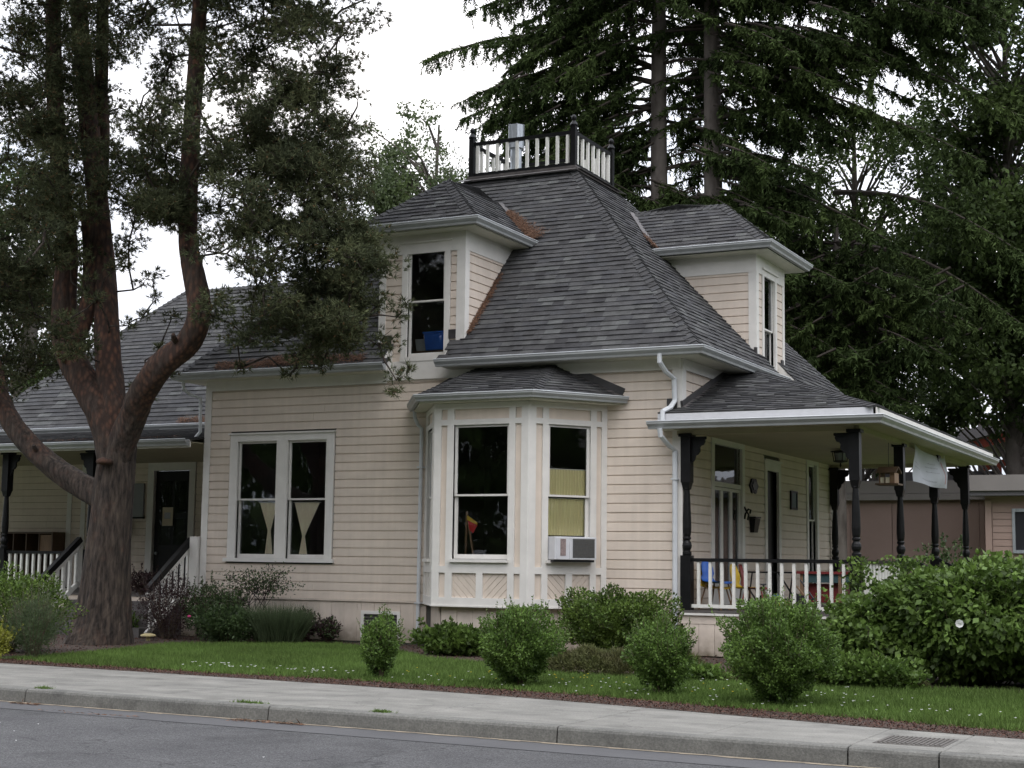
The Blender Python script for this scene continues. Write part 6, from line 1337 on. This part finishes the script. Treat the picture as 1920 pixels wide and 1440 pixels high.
m_ = MB(); m_.lathe((1.4, 4.65, 3.50), [(.05, .10), (.19, .08), (.19, .065), (.15, .055)], 8); m_.lathe((1.4, 4.65, 3.36), [(.03, 0), (.13, .02), (.14, .04), (.02, .05)], 8); m_.lathe((1.4, 4.65, 3.28), [(.005, 0), (.02, .03), (.012, .08)], 8)
for k in range(6):
    a = k*math.pi/3; m_.bar((1.4+.15*math.cos(a), 4.65+.15*math.sin(a), 3.57), (1.4+.12*math.cos(a), 4.65+.12*math.sin(a), 3.38), .012, .012, up=(.1, .9, 0))
m_.build('cage', M['black'], t); m_ = MB(); m_.lathe((1.4, 4.65, 3.39), [(.10, 0), (.125, .15)], 8); m_.build('shade', M['clear'], t)
# bird feeder
t = thing('bird_feeder', (2.80, 2.45, 2.84), 'small wooden house-shaped bird feeder hanging by the second porch post', 'bird feeder')
fx0, fx1, fy0, fy1 = 2.66, 2.92, 2.30, 2.62
m_ = MB(); m_.box(fx0-.06, fx1+.06, fy0-.03, fy1+.03, 2.82, 2.85); m_.build('tray', M['dkwood'], t)
for a in (fx0, fx1-.08):
    m_ = MB(); m_.box(a, a+.02 if a == fx0 else a+.08, fy0, fy1, 2.85, 3.03); m_.build('end_wall', M['wood'], t)
m_ = MB(); m_.box(fx0+.09, fx0+.105, fy0, fy0+.02, 2.85, 3.03); m_.build('post', M['dkwood'], t)
m_ = MB(); m_.box(fx0+.02, fx1-.08, fy0+.02, fy1-.02, 2.85, 2.95); m_.build('seed', M['cream'], t)
for s_ in (-1, 1):
    m_ = MB(); yc = (fy0+fy1)/2; m_.prism([(fx0-.04, yc, 3.12), (fx1+.04, yc, 3.12), (fx1+.04, yc+s_*.22, 3.02), (fx0-.04, yc+s_*.22, 3.02)], (0, 0, .015)); m_.build('roof_panel', M['dkwood'], t)
m_ = MB(); m_.tube([(2.79, 2.46, 3.12), (2.79, 2.46, 3.55)], .005, 5); m_.build('chain', M['darkmetal'], t)
# banner between 2nd and 3rd side posts
t = thing('banner', (2.95, 5.1, 2.9), 'white vinyl banner with faded print sagging between two porch posts', 'banner')
nu, nz_ = 24, 14; vs = []
def bpt(u, v):    # u along y 0..1, v up 0..1
    y = 3.60+3.05*u; sag = -.10*math.sin(math.pi*u)*v; z = 2.95+(.02*u)+(.66-.02*u)*v+sag-.03*math.sin(math.pi*u)*(1-v); return (2.95+.03*math.sin(u*9+v*3)+.03*math.sin(u*4-v*5), y, z)
vs = [bpt(i/nu, j/nz_) for j in range(nz_+1) for i in range(nu+1)]
m_ = MB(); m_.add(vs, [(j*(nu+1)+i, j*(nu+1)+i+1, (j+1)*(nu+1)+i+1, (j+1)*(nu+1)+i) for j in range(nz_) for i in range(nu)]); m_.build('sheet', M['banner'], t, smooth=True)
pr_ = MB()
def stroke(u0, u1, v0, v1, m=0):
    a, b, c, d = bpt(u0, v0), bpt(u1, v0), bpt(u1, v1), bpt(u0, v1); pr_.add([(p[0]+.004, p[1], p[2]) for p in (a, b, c, d)], [(0, 1, 2, 3)], m)
random.seed(5)
for v, u0_, u1_, s in ((.14, .22, .62, .045), (.44, .42, .68, .03), (.58, .40, .66, .03), (.70, .44, .60, .03), (.54, .05, .20, .03), (.42, .05, .22, .03)):
    u = u0_
    while u < u1_:
        w_ = rnd(.008, .02); stroke(u, u+w_, v, v+s*rnd(.6, 1)); u += w_+rnd(.004, .012)
for k in range(9): stroke(.84+.012*math.sin(k*.7), .87+.012*math.sin(k*.7), .12+k*.075, .20+k*.075, 1)
pr_.build('print', [M['ink'], M['inkred']], t)

# child chairs, tables and clutter on the porch
def chair(loc, rz, col, label, lift=0., legs='wood'):
    t = thing('child_chair', (loc[0], loc[1], FZ+lift), label, 'chair', 'children\'s chairs on the porch'); R_ = Matrix.Rotation(rz, 3, 'Z'); o = Vector((loc[0], loc[1], FZ+lift))
    def T_(p): return tuple(R_ @ Vector(p)+o)
    nu, nv = 8, 12; prof = [(.19, .345), (.17, .36), (.10, .355), (0, .35), (-.10, .352), (-.16, .37), (-.185, .42), (-.195, .50), (-.21, .58), (-.23, .66), (-.24, .71), (-.245, .73), (-.243, .74)]
    vs = []
    for j, (y, z) in enumerate(prof):
        wd = .19 if j < 9 else .19-.03*(j-8); wd = wd if j > 6 else .195
        for i in range(nu+1):
            u = -1+2*i/nu; vs.append((u*wd, y+(.035*u*u if j > 6 else 0), z+(.02*u*u if j <= 6 else 0)))
    top = [T_(v) for v in vs]; bot = [T_((v[0], v[1]-.004 if k > 6*(nu+1) else v[1], v[2]-.008)) for k, v in enumerate(vs)]; n1 = len(vs)
    fs = [(j*(nu+1)+i, j*(nu+1)+i+1, (j+1)*(nu+1)+i+1, (j+1)*(nu+1)+i) for j in range(nv) for i in range(nu)]
    m_ = MB(); m_.add(top+bot, fs+[tuple(q+n1 for q in f[::-1]) for f in fs]); m_.build('seat_shell', M[col], t, smooth=True)
    for sx in (-1, 1):
        for a_, b_ in (((sx*.13, .13, .345), (sx*.19, .21, 0)), ((sx*.13, -.12, .345), (sx*.19, -.20, 0))):
            m_ = MB(); m_.tube([T_(a_), T_(b_)], .013, 8); m_.build('leg', M[legs], t)
    return t
chair((.42, .45), math.radians(-100), 'yplastic', 'yellow child chair with splayed wooden legs, nearest the left porch post')
chair((.44, .47), math.radians(-100), 'blue', 'blue child chair stacked on the yellow one', lift=.085)
chair((.82, .75), math.radians(-95), 'yplastic', 'second yellow child chair, right of the blue stack', lift=.0)
chair((1.02, .60), math.radians(-80), 'rplastic', 'low red child chair behind the railing', lift=-.0, legs='rplastic')
t = thing('porch_table', (.9, 1.9, FZ), 'black folding table with crossed metal legs by the porch wall', 'table')
m_ = MB(); m_.box(.35, 1.45, 1.55, 2.2, FZ+.60, FZ+.625); m_.build('tabletop', M['black'], t)
for x_ in (.55, 1.25):
    for s_ in (-1, 1):
        m_ = MB(); m_.bar((x_-.12*s_, 1.6, FZ+.6), (x_+.12*s_, 2.1, FZ), .02, .02); m_.build('leg', M['darkmetal'], t)
t = thing('play_table', (2.05, 1.5, FZ), 'red-topped child play table with teal apron and wooden legs', 'table')
m_ = MB(); m_.box(1.55, 2.62, 1.2, 1.85, FZ+.60, FZ+.64); m_.build('tabletop', M['rplastic'], t); m_ = MB(); m_.box(1.62, 2.55, 1.25, 1.8, FZ+.46, FZ+.60); m_.build('apron', M['teal'], t)
m_ = MB(); m_.box(1.66, 2.3, 1.4, 1.75, FZ+.14, FZ+.44); m_.build('basket', M['rplastic'], t)
for x_ in (1.62, 2.25, 2.53):
    for y_ in (1.27, 1.78):
        m_ = MB(); m_.box(x_-.025, x_+.025, y_-.025, y_+.025, FZ, FZ+.6); m_.build('leg', M['wood'], t)
t = thing('toy_tricycle', (1.3, .85, FZ), 'dark child tricycle lying among the clutter behind the railing', 'tricycle')
for (x_, y_, r_w) in ((1.12, .85, .13), (1.45, .72, .10), (1.45, .98, .10)):
    m_ = MB(); m_.tube([(x_, y_-.025, FZ+r_w), (x_, y_+.025, FZ+r_w)], r_w, 18); m_.build('wheel', M['rubber'], t)
m_ = MB(); m_.tube([(1.12, .85, FZ+.13), (1.10, .85, FZ+.42)], .015, 6); m_.tube([(1.10, .72, FZ+.42), (1.10, .98, FZ+.42)], .013, 6); m_.tube([(1.12, .85, FZ+.25), (1.45, .85, FZ+.14)], .018, 6); m_.build('frame', M['darkmetal'], t); m_ = MB(); m_.box(1.28, 1.42, .77, .93, FZ+.22, FZ+.26); m_.build('seat', M['blue'], t)
t = thing('folded_stroller', (1.8, .75, FZ), 'folded dark blue stroller leaning behind the railing', 'stroller')
for k, (a_, b_) in enumerate((((1.62, .7, FZ+.48), (2.0, .8, FZ+.04)), ((1.70, .9, FZ+.50), (2.02, .9, FZ+.06)), ((1.60, .8, FZ+.10), (1.98, .85, FZ+.22)))):
    m_ = MB(); m_.tube([a_, b_], .014, 6); m_.build('tube', M['darkmetal'] if k else M['wood'], t)
m_ = MB(); m_.hexa([(1.62, .72, FZ+.06), (1.98, .72, FZ+.04), (1.98, .92, FZ+.04), (1.62, .92, FZ+.06), (1.60, .74, FZ+.30), (1.84, .74, FZ+.22), (1.84, .90, FZ+.22), (1.60, .90, FZ+.30)]); m_.build('seat_fabric', M['rubber'], t)
for x_ in (1.96, 1.64):
    m_ = MB(); m_.tube([(x_, .70, FZ+.07), (x_, .74, FZ+.07)], .07, 14); m_.build('wheel', M['rubber'], t)
t = thing('toy_truck', (1.52, .45, FZ), 'small orange and yellow toy truck at the railing foot', 'toy'); m_ = MB(); m_.box(1.42, 1.56, .38, .50, FZ+.04, FZ+.13); m_.build('body', M['yplastic'], t); m_ = MB(); m_.box(1.56, 1.64, .39, .49, FZ+.04, FZ+.18); m_.build('cab', M['rplastic'], t)
for x_ in (1.46, 1.60):
    m_ = MB(); m_.tube([(x_, .37, FZ+.035), (x_, .51, FZ+.035)], .035, 12); m_.build('wheel', M['rubber'], t)
# left porch things
t = thing('cubby_shelf', (-17.8, 4.0, FZ), 'brown wooden cubby shelf on the left porch against the wall', 'shelf')
m_ = MB(); m_.box(-18.7, -17.05, 3.9, 4.3, FZ+.05, FZ+.10); m_.box(-18.7, -17.05, 3.9, 4.3, 1.98, 2.02); m_.box(-18.7, -17.05, 3.9, 4.3, 1.50, 1.53); m_.box(-18.7, -17.05, 4.28, 4.31, FZ, 2.0); m_.build('shelf_board', M['dkwood'], t)
for k in range(5):
    m_ = MB(); x_ = -18.7+k*.405; m_.box(x_, x_+.03, 3.9, 4.28, FZ, 1.98); m_.build('divider', M['dkwood'], t)
m_ = MB(); m_.box(-17.46, -17.08, 3.92, 4.1, 1.54, 1.95); m_.build('box', M['wood'], t)
t = thing('notice_board', (-15.0, 4.3, 2.35), 'grey notice board on the porch wall left of the dark door', 'notice board'); m_ = MB(); m_.box(-15.3, -14.72, 4.28, 4.33, 2.38, 3.15); m_.build('panel', M['boardgrey'], t); m_ = MB(); m_.box(-15.32, -14.70, 4.26, 4.33, 2.34, 2.38); m_.build('ledge', M['black'], t)
t = thing('mailbox', (-15.15, 4.3, 2.0), 'small black letter box under the grey notice board', 'mailbox'); m_ = MB(); m_.box(-15.2, -15.08, 4.24, 4.33, 1.98, 2.28); m_.build('body', M['black'], t); m_ = MB(); m_.box(-15.21, -15.07, 4.23, 4.33, 2.28, 2.30); m_.build('lid', M['black'], t)
t = thing('paper_notice', (-14.1, 4.38, 2.2), 'small pale paper sheet taped to the dark left porch door', 'notice'); m_ = MB(); m_.box(-14.22, -13.92, 4.375, 4.38, 2.18, 2.60); m_.build('sheet', M['paper'], t); m_ = MB(); m_.box(-14.16, -13.99, 4.370, 4.374, 2.34, 2.48); m_.build('print', M['banner'], t)
print('OBJECTS', len(bpy.data.objects), 'TRIS', sum(sum(len(p.vertices)-2 for p in m.polygons) if len(m.polygons) < 20000 else len(m.loops)-2*len(m.polygons) for m in {o.data for o in bpy.data.objects if o.type == 'MESH'}))

# far-off trees across the street and beyond the neighbour's lot, seen only as reflections
def tree_row(name, x0_, x1_, y0_, y1_, n, h):
    P = np.column_stack([x0_+(x1_-x0_)*RNG.random(n), y0_+(y1_-y0_)*RNG.random(n), RNG.random(n)**.8]); s_ = (x1_-x0_)+(y1_-y0_); q = P[:, 0]*.35+P[:, 1]*.31
    P[:, 2] *= h*(.78+.16*np.sin(q)+.12*np.sin(q*2.3+1)); return cloud(name, leaves(P, rdir(n), rdir(n), 1.1+.8*RNG.random(n), .8+.5*RNG.random(n)), 4, M['leaf'], None)
tree_row('tree_line', -95, 60, -54, -46, 22000, 22); tree_row('tree_line', 34, 40, -40, 60, 9000, 13)
